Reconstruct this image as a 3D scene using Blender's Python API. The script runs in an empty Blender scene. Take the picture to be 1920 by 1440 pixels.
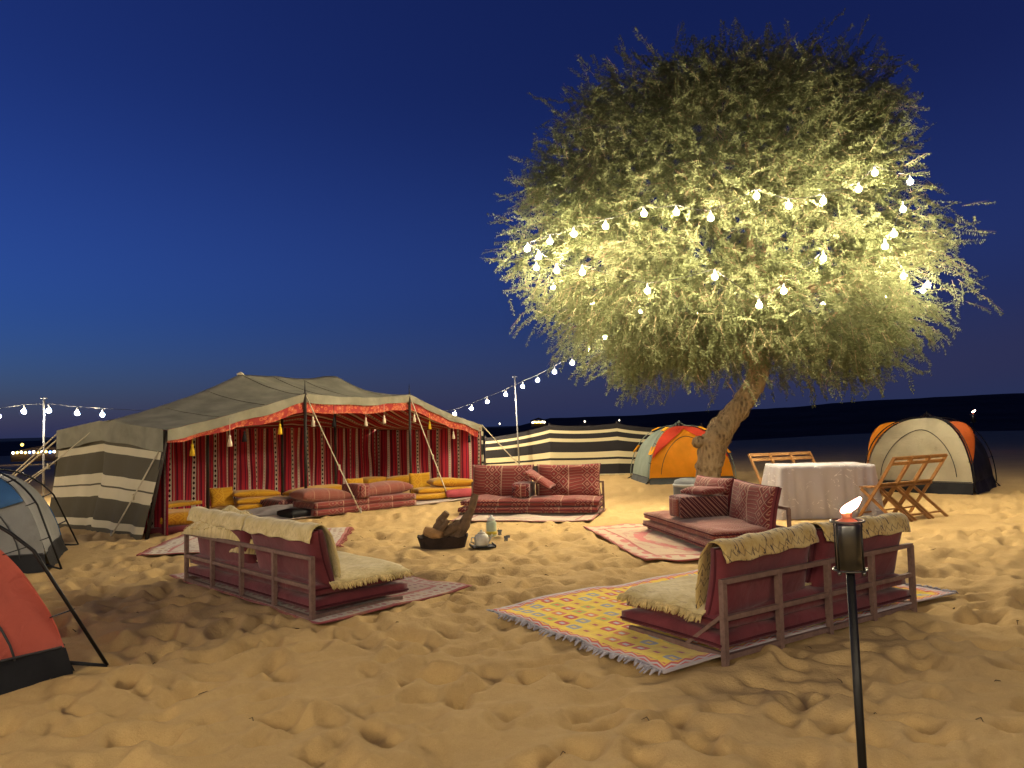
import bpy, math, random
import numpy as np
from mathutils import Matrix, Vector

random.seed(7); RNG = np.random.default_rng(11)
sc = bpy.context.scene
COL = sc.collection
R = math.radians

# ------------------------------------------------------------------ camera
cam_d = bpy.data.cameras.new('camera'); cam_o = bpy.data.objects.new('camera', cam_d); COL.objects.link(cam_o)
cam_d.lens = 27.0; cam_d.sensor_width = 36.0; cam_d.clip_start = 0.05; cam_d.clip_end = 3000
cam_o.location = (0, 0, 1.42)
cam_o.rotation_euler = (Matrix.Rotation(R(93.06), 3, 'X') @ Matrix.Rotation(R(-1.4), 3, 'Z')).to_euler()
sc.camera = cam_o

# ------------------------------------------------------------------ dusk sky
world = bpy.data.worlds.new('World'); sc.world = world; world.use_nodes = True
wn = world.node_tree; bg = wn.nodes['Background']
sky = wn.nodes.new('ShaderNodeTexSky'); sky.sky_type = 'NISHITA'; sky.sun_disc = False
sky.sun_elevation = R(-2.4); sky.sun_rotation = R(-75); sky.ozone_density = 5.0; sky.dust_density = 1.0
tc = wn.nodes.new('ShaderNodeTexCoord'); sx = wn.nodes.new('ShaderNodeSeparateXYZ')
wn.links.new(tc.outputs['Generated'], sx.inputs[0])
gl = wn.nodes.new('ShaderNodeValToRGB'); gl.color_ramp.interpolation = 'EASE'      # afterglow low over the whole horizon
gl.color_ramp.elements[0].position = 0.0; gl.color_ramp.elements[0].color = (0.11, 0.17, 0.50, 1)
gl.color_ramp.elements[1].position = 0.42; gl.color_ramp.elements[1].color = (0, 0, 0, 1)
e = gl.color_ramp.elements.new(0.16); e.color = (0.03, 0.075, 0.32, 1)
wn.links.new(sx.outputs['Z'], gl.inputs[0])
sc1 = wn.nodes.new('ShaderNodeMix'); sc1.data_type = 'RGBA'; sc1.blend_type = 'ADD'; sc1.inputs[0].default_value = 0.17
tint = wn.nodes.new('ShaderNodeMix'); tint.data_type = 'RGBA'; tint.blend_type = 'MULTIPLY'; tint.inputs[0].default_value = 1.0; tint.inputs[7].default_value = (0.72, 0.98, 1.06, 1)
wn.links.new(sky.outputs[0], tint.inputs[6]); wn.links.new(tint.outputs[2], sc1.inputs[6]); wn.links.new(gl.outputs[0], sc1.inputs[7])
wn.links.new(sc1.outputs[2], bg.inputs[0]); bg.inputs[1].default_value = 0.12

# ------------------------------------------------------------------ exposure and render settings
sc.view_settings.view_transform = 'Standard'; sc.view_settings.look = 'None'
sc.view_settings.exposure = 3.1; sc.view_settings.gamma = 1.0; sc.view_settings.use_curve_mapping = False
cy = sc.cycles
cy.use_denoising = True; cy.use_light_tree = True; cy.max_bounces = 6; cy.diffuse_bounces = 3; cy.glossy_bounces = 2
cy.transmission_bounces = 3; cy.transparent_max_bounces = 6; cy.sample_clamp_indirect = 4.0
cy.caustics_reflective = False; cy.caustics_refractive = False

BULB = 180.0      # radiance of a lit globe bulb

# ------------------------------------------------------------------ node helpers
class NT:
    def __init__(s, name):
        s.m = bpy.data.materials.new(name); s.m.use_nodes = True; s.t = s.m.node_tree
        s.t.nodes.clear(); s.out = s.t.nodes.new('ShaderNodeOutputMaterial')
    def n(s, typ, ins=None, **kw):
        nd = s.t.nodes.new('ShaderNode' + typ)
        for k, v in kw.items(): setattr(nd, k, v)
        for k, v in (ins or {}).items(): s.put(nd.inputs[k], v)
        return nd
    def put(s, sock, v):
        if isinstance(v, bpy.types.NodeSocket): s.t.links.new(v, sock)
        elif isinstance(v, bpy.types.Node): s.t.links.new(v.outputs[0], sock)
        else:
            if isinstance(v, tuple) and len(v) == 3 and sock.type == 'RGBA': v = v + (1,)
            sock.default_value = v
    def math(s, op, a, b=0.0, c=None):
        nd = s.n('Math', {0: a, 1: b}, operation=op)
        if c is not None: s.put(nd.inputs[2], c)
        return nd.outputs[0]
    def mix(s, f, a, b, mode='MIX'):
        nd = s.n('Mix', data_type='RGBA', blend_type=mode)
        s.put(nd.inputs[0], f); s.put(nd.inputs[6], a); s.put(nd.inputs[7], b)
        return nd.outputs[2]
    def ramp(s, f, stops, interp='CONSTANT'):
        nd = s.n('ValToRGB', {0: f}); cr = nd.color_ramp; cr.interpolation = interp
        while len(cr.elements) > 1: cr.elements.remove(cr.elements[-1])
        cr.elements[0].position = stops[0][0]; cr.elements[0].color = tuple(stops[0][1]) + (1,)
        for p, c in stops[1:]:
            el = cr.elements.new(p); el.color = tuple(c) + (1,)
        return nd.outputs[0]
    def uv(s):
        nd = s.n('TexCoord'); sp = s.n('SeparateXYZ', {0: nd.outputs['UV']})
        return nd.outputs['UV'], sp.outputs[0], sp.outputs[1]
    def obj(s): return s.n('TexCoord').outputs['Object']
    def noise(s, vec, scale, detail=3.0, rough=0.55, dist=0.0):
        return s.n('TexNoise', {'Vector': vec, 'Scale': scale, 'Detail': detail, 'Roughness': rough, 'Distortion': dist})
    def bump(s, h, strength, dist):
        return s.n('Bump', {'Height': h, 'Strength': strength, 'Distance': dist}).outputs[0]
    def principled(s, color, rough=0.9, normal=None, metal=0.0, spec=0.3, sheen=0.0):
        p = s.n('BsdfPrincipled', {'Base Color': color, 'Roughness': rough, 'Metallic': metal, 'Specular IOR Level': spec})
        if sheen: p.inputs['Sheen Weight'].default_value = sheen
        if normal is not None: s.put(p.inputs['Normal'], normal)
        return p.outputs[0]
    def done(s, sh):
        s.t.links.new(sh, s.out.inputs[0]); return s.m

def plain(name, color, rough=0.8, metal=0.0, vary=0.25, scale=30.0, bump=0.15, dist=0.004, spec=0.3):
    k = NT(name); v = k.obj(); nz = k.noise(v, scale, 4); nz2 = k.noise(v, scale * 0.17, 3)
    f = k.math('ADD', k.math('MULTIPLY', nz.outputs[0], 0.5), k.math('MULTIPLY', nz2.outputs[0], 0.5))
    lo = tuple(c * (1 - vary) for c in color); hi = tuple(min(1, c * (1 + vary)) for c in color)
    col = k.ramp(f, [(0.3, lo), (0.7, hi)], 'LINEAR')
    return k.done(k.principled(col, rough, k.bump(nz.outputs[0], bump, dist), metal, spec))

def cloth(name, color, vary=0.18, trans=0.0, rough=0.92, weave=500.0, sheen=0.0, bmp=0.35):
    k = NT(name); v = k.obj(); nz = k.noise(v, 3.0, 4); wv = k.noise(v, weave * 0.3, 2)
    lo = tuple(c * (1 - vary) for c in color); hi = tuple(min(1, c * (1 + vary)) for c in color)
    col = k.ramp(nz.outputs[0], [(0.3, lo), (0.7, hi)], 'LINEAR')
    wr = k.noise(v, 7.0, 3, 0.5, 1.2)
    nrm = k.bump(k.math('ADD', k.math('MULTIPLY', wv.outputs[0], 0.12), wr.outputs[0]), bmp, 0.02)
    sh = k.principled(col, rough, nrm, 0, 0.2, sheen)
    if trans:
        tr = k.n('BsdfTranslucent', {0: col, 'Normal': nrm})
        sh = k.n('MixShader', {0: trans, 1: sh, 2: tr.outputs[0]}).outputs[0]
    return k.done(sh)

def emit(name, color, strength):
    k = NT(name); return k.done(k.n('Emission', {0: color, 1: strength}).outputs[0])

def cross_stripes(name, ground, white, bands, vary=0.12):
    """woven canvas with pale bands at the given fractions of UV v (1 = top)"""
    k = NT(name); uv, u, v = k.uv(); nz = k.noise(k.obj(), 2.5, 4); wv = k.noise(k.obj(), 90, 2)
    stops = [(0.0, ground)]
    for a, b in bands: stops += [(a, white), (b, ground)]
    wob = k.math('ADD', v, k.math('MULTIPLY', k.math('SUBTRACT', nz.outputs[0], 0.5), 0.004))
    col = k.ramp(wob, stops)
    col = k.mix(k.math('MULTIPLY', k.math('ADD', nz.outputs[0], -0.25), vary * 2.2), col, (0.07, 0.06, 0.045), 'MIX')
    nrm = k.bump(k.math('ADD', k.noise(k.obj(), 6, 3, .5, 1.0).outputs[0], k.math('MULTIPLY', wv.outputs[0], .1)), 0.35, 0.03)
    sh = k.principled(col, 0.93, nrm, 0, 0.15)
    tr = k.n('BsdfTranslucent', {0: col})
    return k.done(k.n('MixShader', {0: 0.12, 1: sh, 2: tr.outputs[0]}).outputs[0])

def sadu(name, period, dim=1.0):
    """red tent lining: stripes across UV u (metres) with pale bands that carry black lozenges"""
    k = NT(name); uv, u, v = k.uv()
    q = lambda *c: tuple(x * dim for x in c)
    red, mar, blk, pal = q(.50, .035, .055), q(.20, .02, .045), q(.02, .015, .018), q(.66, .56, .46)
    wob = k.noise(k.obj(), 1.3, 2)
    uu = k.math('ADD', u, k.math('MULTIPLY', k.math('SUBTRACT', wob.outputs[0], .5), .05))
    f = k.math('FRACT', k.math('DIVIDE', uu, period))
    col = k.ramp(f, [(0, red), (.07, mar), (.12, red), (.17, blk), (.19, red), (.205, pal), (.31, red), (.33, mar), (.36, blk), (.385, mar), (.41, blk),
                     (.43, red), (.52, mar), (.56, red), (.63, blk), (.645, pal), (.765, blk), (.78, red), (.82, pal), (.835, red), (.88, mar), (.93, blk), (.95, red)])
    dv = k.math('PINGPONG', k.math('MULTIPLY', v, 11.0), 0.5)
    du = k.math('ABSOLUTE', k.math('MULTIPLY', k.math('SUBTRACT', f, .705), 9.0))
    dia = k.math('LESS_THAN', k.math('ADD', dv, du), 0.36)
    dv2 = k.math('PINGPONG', k.math('MULTIPLY', v, 17.0), 0.5)
    du2 = k.math('ABSOLUTE', k.math('MULTIPLY', k.math('SUBTRACT', f, .257), 9.0))
    dia2 = k.math('MULTIPLY', k.math('LESS_THAN', k.math('ADD', dv2, du2), 0.24), 0.55)
    col = k.mix(dia, col, blk); col = k.mix(dia2, col, mar)
    nz = k.noise(k.obj(), 45, 3); col = k.mix(k.math('MULTIPLY', nz.outputs[0], .18), col, q(.1, .02, .03))
    nrm = k.bump(k.math('ADD', nz.outputs[0], k.math('MULTIPLY', k.noise(k.obj(), 5, 3).outputs[0], 2.)), .4, .02)
    return k.done(k.principled(col, .95, nrm, 0, .1))

def kilim(name, base, line, accent, dark, scale=5.0, plainmix=0.5):
    """woven wool with lozenge lattice, worked bands and thin lines (UV in metres)"""
    k = NT(name); uv, u, v = k.uv(); nz = k.noise(uv, 60, 3); nb = k.noise(k.obj(), 4, 2)
    a = k.math('PINGPONG', k.math('MULTIPLY', u, scale), .5); b = k.math('PINGPONG', k.math('MULTIPLY', v, scale * 1.15), .5)
    d = k.math('ADD', a, b)
    lat = k.ramp(d, [(0, accent), (.12, line), (.19, base), (.33, dark), (.40, base), (.47, line), (.53, base), (.66, accent), (.78, dark), (.86, line), (.92, accent)])
    st = k.ramp(k.math('FRACT', k.math('MULTIPLY', v, scale * 3.1)), [(0, base), (.35, accent), (.45, base), (.62, dark), (.70, base), (.86, line), (.93, base)])
    sel = k.math('GREATER_THAN', k.math('FRACT', k.math('MULTIPLY', u, scale * .31)), plainmix)
    col = k.mix(sel, st, lat)
    bor = k.math('LESS_THAN', k.math('FRACT', k.math('MULTIPLY', u, scale * .31)), .035)
    col = k.mix(bor, col, line)
    col = k.mix(k.math('MULTIPLY', nz.outputs[0], .4), col, base)
    col = k.mix(k.math('MULTIPLY', nb.outputs[0], .35), col, dark)
    nrm = k.bump(k.math('ADD', nz.outputs[0], nb.outputs[0]), .5, .008)
    return k.done(k.principled(col, .95, nrm, 0, .1, .2))

# ------------------------------------------------------------------ mesh helpers
def mesh(name, vs, fs, uvs=None, smooth=True, mats=(), midx=None):
    me = bpy.data.meshes.new(name); me.from_pydata([tuple(map(float, p)) for p in vs], [], [tuple(map(int, f)) for f in fs])
    for m in mats: me.materials.append(m)
    if uvs is not None:
        lay = me.uv_layers.new(name='UVMap'); li = np.zeros(len(me.loops), dtype=np.int32); me.loops.foreach_get('vertex_index', li)
        lay.data.foreach_set('uv', np.asarray(uvs, dtype=np.float32)[li].ravel())
    if midx is not None: me.polygons.foreach_set('material_index', np.asarray(midx, dtype=np.int32))
    if smooth: me.polygons.foreach_set('use_smooth', [True] * len(me.polygons))
    me.update(); return me

def add(name, me, parent=None, loc=(0, 0, 0), rot=(0, 0, 0), **props):
    o = bpy.data.objects.new(name, me); COL.objects.link(o); o.location = loc; o.rotation_euler = rot
    if parent is not None: o.parent = parent
    for k, v in props.items(): o[k] = v
    return o

def thing(name, label, cat, loc=(0, 0, 0), rz=0.0, group=None, me=None):
    o = add(name, me, None, loc, (0, 0, rz)); o['label'] = label; o['category'] = cat
    if group: o['group'] = group
    return o

class MB:
    """collects shapes for one mesh"""
    def __init__(s): s.v = []; s.f = []
    def box(s, c, d, rot=None):
        b = len(s.v); M = rot if rot is not None else Matrix.Identity(3)
        bv = min(d) * .12
        for sx_ in (-1, 1):
            for sy in (-1, 1):
                for sz in (-1, 1):
                    p = M @ Vector((sx_ * d[0] / 2, sy * d[1] / 2, sz * d[2] / 2)); s.v.append((p.x + c[0], p.y + c[1], p.z + c[2]))
        for q in ((0, 1, 3, 2), (4, 6, 7, 5), (0, 4, 5, 1), (2, 3, 7, 6), (0, 2, 6, 4), (1, 5, 7, 3)): s.f.append(tuple(b + i for i in q))
        return s
    def bar(s, p, q, w, h=None):
        p, q = Vector(p), Vector(q); d = q - p; L = d.length; z = d.normalized()
        up = Vector((0, 0, 1)) if abs(z.z) < .9 else Vector((1, 0, 0))
        x = z.cross(up).normalized(); y = x.cross(z)
        return s.box((p + q) / 2, (w, h or w, L), Matrix((x, y, z)).transposed())
    def tube(s, pts, rad, n=8, cap=True):
        pts = [Vector(p) for p in pts]; b0 = len(s.v); m = len(pts)
        rr = rad if hasattr(rad, '__len__') else [rad] * m; px = None
        for i, p in enumerate(pts):
            d = (pts[min(i + 1, m - 1)] - pts[max(i - 1, 0)]).normalized()
            if px is None: px = d.orthogonal().normalized()
            px = (px - d * px.dot(d)).normalized(); py = d.cross(px)
            for j in range(n):
                a = 2 * math.pi * j / n; w = p + (px * math.cos(a) + py * math.sin(a)) * rr[i]; s.v.append(tuple(w))
        for i in range(m - 1):
            for j in range(n):
                a, b = b0 + i * n + j, b0 + i * n + (j + 1) % n; s.f.append((a, b, b + n, a + n))
        if cap:
            s.f.append(tuple(b0 + j for j in range(n))[::-1]); s.f.append(tuple(b0 + (m - 1) * n + j for j in range(n)))
        return s
    def lathe(s, prof, c=(0, 0, 0), n=16):
        b0 = len(s.v)
        for r_, z in prof:
            for j in range(n):
                a = 2 * math.pi * j / n; s.v.append((c[0] + r_ * math.cos(a), c[1] + r_ * math.sin(a), c[2] + z))
        for i in range(len(prof) - 1):
            for j in range(n):
                a, b = b0 + i * n + j, b0 + i * n + (j + 1) % n; s.f.append((a, b, b + n, a + n))
        s.f.append(tuple(b0 + j for j in range(n))[::-1]); s.f.append(tuple(b0 + (len(prof) - 1) * n + j for j in range(n)))
        return s
    def build(s, name, mat, parent=None, smooth=False, loc=(0, 0, 0), rot=(0, 0, 0), **props):
        return add(name, mesh(name, s.v, s.f, None, smooth, (mat,)), parent, loc, rot, **props)

def grid(fn, nu, nv, name, mat, parent=None, uvs=None, smooth=True, thick=0.0, loc=(0, 0, 0), rot=(0, 0, 0), **props):
    """cloth sheet from fn(s,t)->xyz; uv = uvs(s,t) else (s,t); optional thickness"""
    vs, uv, fs = [], [], []
    for j in range(nv + 1):
        for i in range(nu + 1):
            s_, t_ = i / nu, j / nv; vs.append(tuple(fn(s_, t_))); uv.append(uvs(s_, t_) if uvs else (s_, t_))
    for j in range(nv):
        for i in range(nu):
            a = j * (nu + 1) + i; fs.append((a, a + 1, a + nu + 2, a + nu + 1))
    if thick:
        n0 = len(vs); A = np.array(vs).reshape(nv + 1, nu + 1, 3)
        du = np.gradient(A, axis=1); dv = np.gradient(A, axis=0); nn = np.cross(du, dv); nn /= (np.linalg.norm(nn, axis=2, keepdims=True) + 1e-9)
        B = (A - nn * thick).reshape(-1, 3); vs += [tuple(p) for p in B]; uv += uv[:n0]
        fs += [tuple(n0 + i for i in reversed(f)) for f in list(fs)]
        bd = [i for i in range(nu + 1)] + [j * (nu + 1) + nu for j in range(1, nv + 1)] + [nv * (nu + 1) + i for i in range(nu - 1, -1, -1)] + [j * (nu + 1) for j in range(nv - 1, 0, -1)]
        for a, b in zip(bd, bd[1:] + bd[:1]): fs.append((b, a, a + n0, b + n0))
    return add(name, mesh(name, vs, fs, uv, smooth, (mat,)), parent, loc, rot, **props)

def vnoise(x, y, seed, per=256):
    r = np.random.default_rng(seed).random((per, per)).astype(np.float32)
    xi = np.floor(x).astype(int); yi = np.floor(y).astype(int); fx = x - xi; fy = y - yi
    fx = fx * fx * (3 - 2 * fx); fy = fy * fy * (3 - 2 * fy)
    g = lambda a, b: r[a % per, b % per]
    return (g(xi, yi) * (1 - fx) + g(xi + 1, yi) * fx) * (1 - fy) + (g(xi, yi + 1) * (1 - fx) + g(xi + 1, yi + 1) * fx) * fy - .5

_NZ = {}
def wob(x, y, seed=0): return float(vnoise(np.array([x]), np.array([y]), seed)[0])
_lat = np.random.default_rng(5).random((64, 64))
def w2(x, y, k=0):
    x += k * 7.3; y += k * 3.1; xi, yi = math.floor(x), math.floor(y); fx, fy = x - xi, y - yi; fx = fx * fx * (3 - 2 * fx); fy = fy * fy * (3 - 2 * fy)
    g = lambda a, b: _lat[a % 64, b % 64]
    return (g(xi, yi) * (1 - fx) + g(xi + 1, yi) * fx) * (1 - fy) + (g(xi, yi + 1) * (1 - fx) + g(xi + 1, yi + 1) * fx) * fy - .5

def pillow_mesh(name, L, W, H, mats, edge=0.25, p=3.0, pinch=0.05, nx=16, ny=12, seed=0, lump=0.02, sag=0.0, backmat=None):
    """stuffed cushion lying flat, bottom at z=0; UV in metres. backmat: slot of underside"""
    vs, uv, fs, mi = [], [], [], []
    def h(u, v): return max(0, (1 - abs(u) ** p) * (1 - abs(v) ** p)) ** .45
    for side in (1, -1):
        for j in range(ny + 1):
            for i in range(nx + 1):
                u, v = math.sin((i / nx - .5) * math.pi) * .35 + (2 * i / nx - 1) * .65, math.sin((j / ny - .5) * math.pi) * .35 + (2 * j / ny - 1) * .65
                x = u * L / 2 * (1 - pinch * (1 - v * v)); y = v * W / 2 * (1 - pinch * (1 - u * u))
                hh = H / 2 * (edge + (1 - edge) * h(u, v))
                z = side * hh + (lump * 1.6 * w2(x * 4 + 9, y * 4 + 5, seed) * h(u, v) if side > 0 else lump * .5 * w2(x * 3, y * 3, seed + 4) * h(u, v))
                if side < 0: z = max(z, -H / 2 * .9)
                z -= sag * (u * u) * .5
                vs.append((x, y, z + H / 2)); uv.append((x, y + z))
    n0 = (nx + 1) * (ny + 1)
    for j in range(ny):
        for i in range(nx):
            a = j * (nx + 1) + i; fs.append((a, a + 1, a + nx + 2, a + nx + 1)); mi.append(0)
            fs.append(tuple(n0 + q for q in (a + nx + 1, a + nx + 2, a + 1, a))); mi.append(1 if backmat else 0)
    bd = [i for i in range(nx + 1)] + [j * (nx + 1) + nx for j in range(1, ny + 1)] + [ny * (nx + 1) + i for i in range(nx - 1, -1, -1)] + [j * (nx + 1) for j in range(ny - 1, 0, -1)]
    for a, b in zip(bd, bd[1:] + bd[:1]): fs.append((b, a, a + n0, b + n0)); mi.append(1 if backmat else 0)
    ms = [mats] + ([backmat] if backmat else [])
    return mesh(name, vs, fs, uv, True, ms, mi)

def piping(L, W, H, pinch, mat, parent, name='piping'):
    pts = []
    for j in range(64):
        a = 2 * math.pi * j / 64; c, s_ = math.cos(a), math.sin(a); m = max(abs(c), abs(s_)); u, v = c / m, s_ / m
        pts.append(Vector((u * L / 2 * (1 - pinch * (1 - v * v)) * 1.004, v * W / 2 * (1 - pinch * (1 - u * u)) * 1.006, H / 2)))
    return MB().tube(pts + [pts[0]], .008, 5, False).build(name, mat, parent, True)

def rope_pts(p, q, sag=0.0, n=10):
    p, q = np.array(p, float), np.array(q, float)
    return [tuple(p + (q - p) * t - np.array([0, 0, 4 * sag * t * (1 - t)])) for t in np.linspace(0, 1, n)]

# ------------------------------------------------------------------ layout shared by ground and furniture (metres, camera at x=0,y=0 looking +y)
SOFA = dict(near=dict(c=(2.07, 5.18), th=-146.2, L=2.05), west=dict(c=(-2.345, 6.62), th=134.8, L=2.32),
            far=dict(c=(.37, 12.85), th=-11.5, L=2.2), east=dict(c=(2.72, 9.25), th=-80.0, L=2.1))
# rugs: corner, along-vector, across-vector
RUGS = dict(yellow=((-.24, 5.99), (1.05, -1.62), (2.62, 1.72)), west=((-1.43, 5.63), (1.04, 1.10), (-2.0, 2.05)),
            pink=((.92, 10.55), (.37, -2.77), (1.9, .26)), pale=((-1.0, 11.55), (2.05, -.55), (.45, 1.6)),
            small=((-2.35, 10.96), (.22, -1.76), (-2.2, -.25)), tent=((-3.75, 12.1), (3.1, 3.0), (-1.0, 1.0)))

def in_rug(X, Y, grow=.06):
    m = np.zeros(X.shape, np.float32)
    for (c, a, b) in RUGS.values():
        M = np.linalg.inv(np.array([[a[0], b[0]], [a[1], b[1]]])); s = M[0, 0] * (X - c[0]) + M[0, 1] * (Y - c[1]); t = M[1, 0] * (X - c[0]) + M[1, 1] * (Y - c[1])
        la, lb = math.hypot(*a), math.hypot(*b)
        d = np.minimum(np.minimum(s, 1 - s) * la, np.minimum(t, 1 - t) * lb)
        m = np.maximum(m, np.clip((d + grow) / .12, 0, 1))
    return m

# trampled sand as a height raster: soft heaps, foot holes with pushed-up rims
GX0, GX1, GY0, GY1, GS = -10.0, 11.0, -1.0, 26.0, 0.025
gw, gh = int((GX1 - GX0) / GS), int((GY1 - GY0) / GS)
gx, gy = np.meshgrid(GX0 + np.arange(gw) * GS, GY0 + np.arange(gh) * GS)
HM = (0.05 * vnoise(gx * .45, gy * .45, 1) + 0.022 * vnoise(gx * 1.5, gy * 1.7, 2) + 0.036 * vnoise(gx * 2.8 + 3, gy * 5.2, 3) + 0.026 * vnoise(gx * 6, gy * 10.5, 4) + 0.012 * vnoise(gx * 14, gy * 19, 6)).astype(np.float32)
n1 = vnoise(gx * 1.9 + 1.5 * vnoise(gx * 1.2, gy * 1.2, 8), gy * 2.6 + 1.5 * vnoise(gx * 1.1, gy * 1.3, 9), 5); HM += (0.034 * (0.22 - np.abs(n1)) * 2.0).astype(np.float32)
frng = np.random.default_rng(3)
for _ in range(13500):
    cx, cy_ = frng.uniform(GX0 + .5, GX1 - .5), GY0 + .5 + (GY1 - GY0 - 1) * frng.random() ** 1.25
    a = frng.uniform(0, math.pi); big = _ % 5 == 0; la, lb = (frng.uniform(.11, .17), frng.uniform(.06, .095)) if big else (frng.uniform(.07, .12), frng.uniform(.04, .06)); dp = frng.uniform(.03, .07) if big else frng.uniform(.018, .055)
    r = .40; i0, i1 = int((cx - r - GX0) / GS), int((cx + r - GX0) / GS); j0, j1 = int((cy_ - r - GY0) / GS), int((cy_ + r - GY0) / GS)
    i0, j0 = max(i0, 0), max(j0, 0)
    X = gx[j0:j1, i0:i1] - cx; Y = gy[j0:j1, i0:i1] - cy_; u = X * math.cos(a) + Y * math.sin(a); v = -X * math.sin(a) + Y * math.cos(a)
    d = np.sqrt((u / la) ** 2 + (v / lb) ** 2)
    HM[j0:j1, i0:i1] += (-dp * np.exp(-d ** 4 * .7) + dp * .28 * np.exp(-((d - 1.55) / .45) ** 2) * (1 + .6 * np.sin(np.arctan2(v, u) + a * 7))).astype(np.float32)
k = np.array([1, 2, 1], np.float32) / 4
for _ in range(1):
    HM[1:-1] = k[0] * HM[:-2] + k[1] * HM[1:-1] + k[2] * HM[2:]; HM[:, 1:-1] = k[0] * HM[:, :-2] + k[1] * HM[:, 1:-1] + k[2] * HM[:, 2:]
HM -= HM.mean(); HM *= 1.15
fade = np.clip((GX1 - np.abs(gx)) / 2, 0, 1) * np.clip((GY1 - gy) / 4, 0, 1)
HM *= fade * np.clip(1.15 - gy / 30, .45, 1)
RM = in_rug(gx, gy); HM = HM * (1 - .88 * RM) - .018 * RM
def flatten(cx, cy_, rad, z=-.012, k=.85):
    d = np.sqrt((gx - cx) ** 2 + (gy - cy_) ** 2); m = np.clip((rad - d) / .25 + .5, 0, 1) * k; return m, z
for (cx, cy_, rad) in [(-.87, 9.2, .45), (-.36, 9.05, .2), (-.32, 10.1, .2), (4.45, 11.35, 1.0), (5.5, 10.5, .9), (4.3, 12.4, .9), (3.9, 18.2, 1.5), (7.9, 14.9, 1.4), (-3.99, 4.45, 1.35), (-6.13, 8.74, 1.4), (3.66, 14.5, .5)]:
    m, z = flatten(cx, cy_, rad); HM = HM * (1 - m) + z * m
def sand_z(x, y):
    x = np.asarray(x, float); y = np.asarray(y, float)
    fx = np.clip((x - GX0) / GS, 0, gw - 1.001); fy = np.clip((y - GY0) / GS, 0, gh - 1.001); i = fx.astype(int); j = fy.astype(int); fx = fx - i; fy = fy - j
    z = (HM[j, i] * (1 - fx) + HM[j, i + 1] * fx) * (1 - fy) + (HM[j + 1, i] * (1 - fx) + HM[j + 1, i + 1] * fx) * fy
    inside = (x > GX0) & (x < GX1) & (y > GY0) & (y < GY1)
    far = np.clip((np.hypot(x, y) - 26) / 40, 0, 1)
    return np.where(inside, z, 0) + far * (.6 * vnoise(x * .05, y * .05, 12) - .5)
def sz(x, y): return float(sand_z(np.array([x]), np.array([y]))[0])

# ground sheet: fine where it is near, coarse out to the horizon
ys = [-900., -300., -90., -30., -10., -4., -1.5, 0., .8, 1.4]
y = 1.9
while y < 26: ys.append(y); y += max(.022, y * y * .0011)
while y < 1500: ys.append(y); y *= 1.06
ss = list(np.linspace(-1, 1, 620)); ys = np.array(ys)
rows = []
for yy in ys:
    w = max(yy, 2.2) * .78 + .8; base = np.array(ss) * w
    ext = np.array([1.15, 1.4, 1.9, 3, 6, 14, 40]) * w + np.array([0, 0, .5, 3, 15, 60, 400])
    rows.append(np.concatenate([-ext[::-1], base, ext]))
GXX = np.array(rows); GYY = np.repeat(ys[:, None], GXX.shape[1], 1); GZZ = sand_z(GXX, GYY)
nr, nc = GXX.shape
me = bpy.data.meshes.new('ground'); idx = np.arange(nr * nc).reshape(nr, nc)
quads = np.stack([idx[:-1, :-1], idx[:-1, 1:], idx[1:, 1:], idx[1:, :-1]], -1).reshape(-1, 4)
me.vertices.add(nr * nc); me.vertices.foreach_set('co', np.stack([GXX, GYY, GZZ], -1).astype(np.float32).ravel())
me.loops.add(quads.size); me.loops.foreach_set('vertex_index', quads.ravel().astype(np.int32))
me.polygons.add(len(quads)); me.polygons.foreach_set('loop_start', (np.arange(len(quads)) * 4).astype(np.int32)); me.polygons.foreach_set('loop_total', np.full(len(quads), 4, np.int32))
me.polygons.foreach_set('use_smooth', np.ones(len(quads), bool)); me.update(calc_edges=True); me.validate()
k = NT('sand'); v = k.obj()
nzf = k.noise(v, 260, 2); nzm = k.noise(v, 16, 4, .6); nzl = k.noise(v, .9, 3)
col = k.ramp(k.math('ADD', k.math('MULTIPLY', nzl.outputs[0], .6), k.math('MULTIPLY', nzm.outputs[0], .4)), [(.32, (.44, .295, .128)), (.68, (.55, .378, .168))], 'LINEAR')
grn = k.ramp(nzf.outputs[0], [(.3, (.35, .35, .35)), (.42, (.5, .5, .5)), (.6, (.5, .5, .5)), (.72, (.72, .72, .72))], 'LINEAR'); col = k.mix(.55, col, grn, 'OVERLAY')
nzg = k.noise(v, 55, 3, .7); nrm = k.bump(k.math('ADD', k.math('ADD', nzm.outputs[0], k.math('MULTIPLY', nzg.outputs[0], .45)), k.math('MULTIPLY', nzf.outputs[0], .25)), .6, .016)
me.materials.append(k.done(k.principled(col, .95, nrm, 0, .12)))
add('ground', me, kind='structure')

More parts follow.
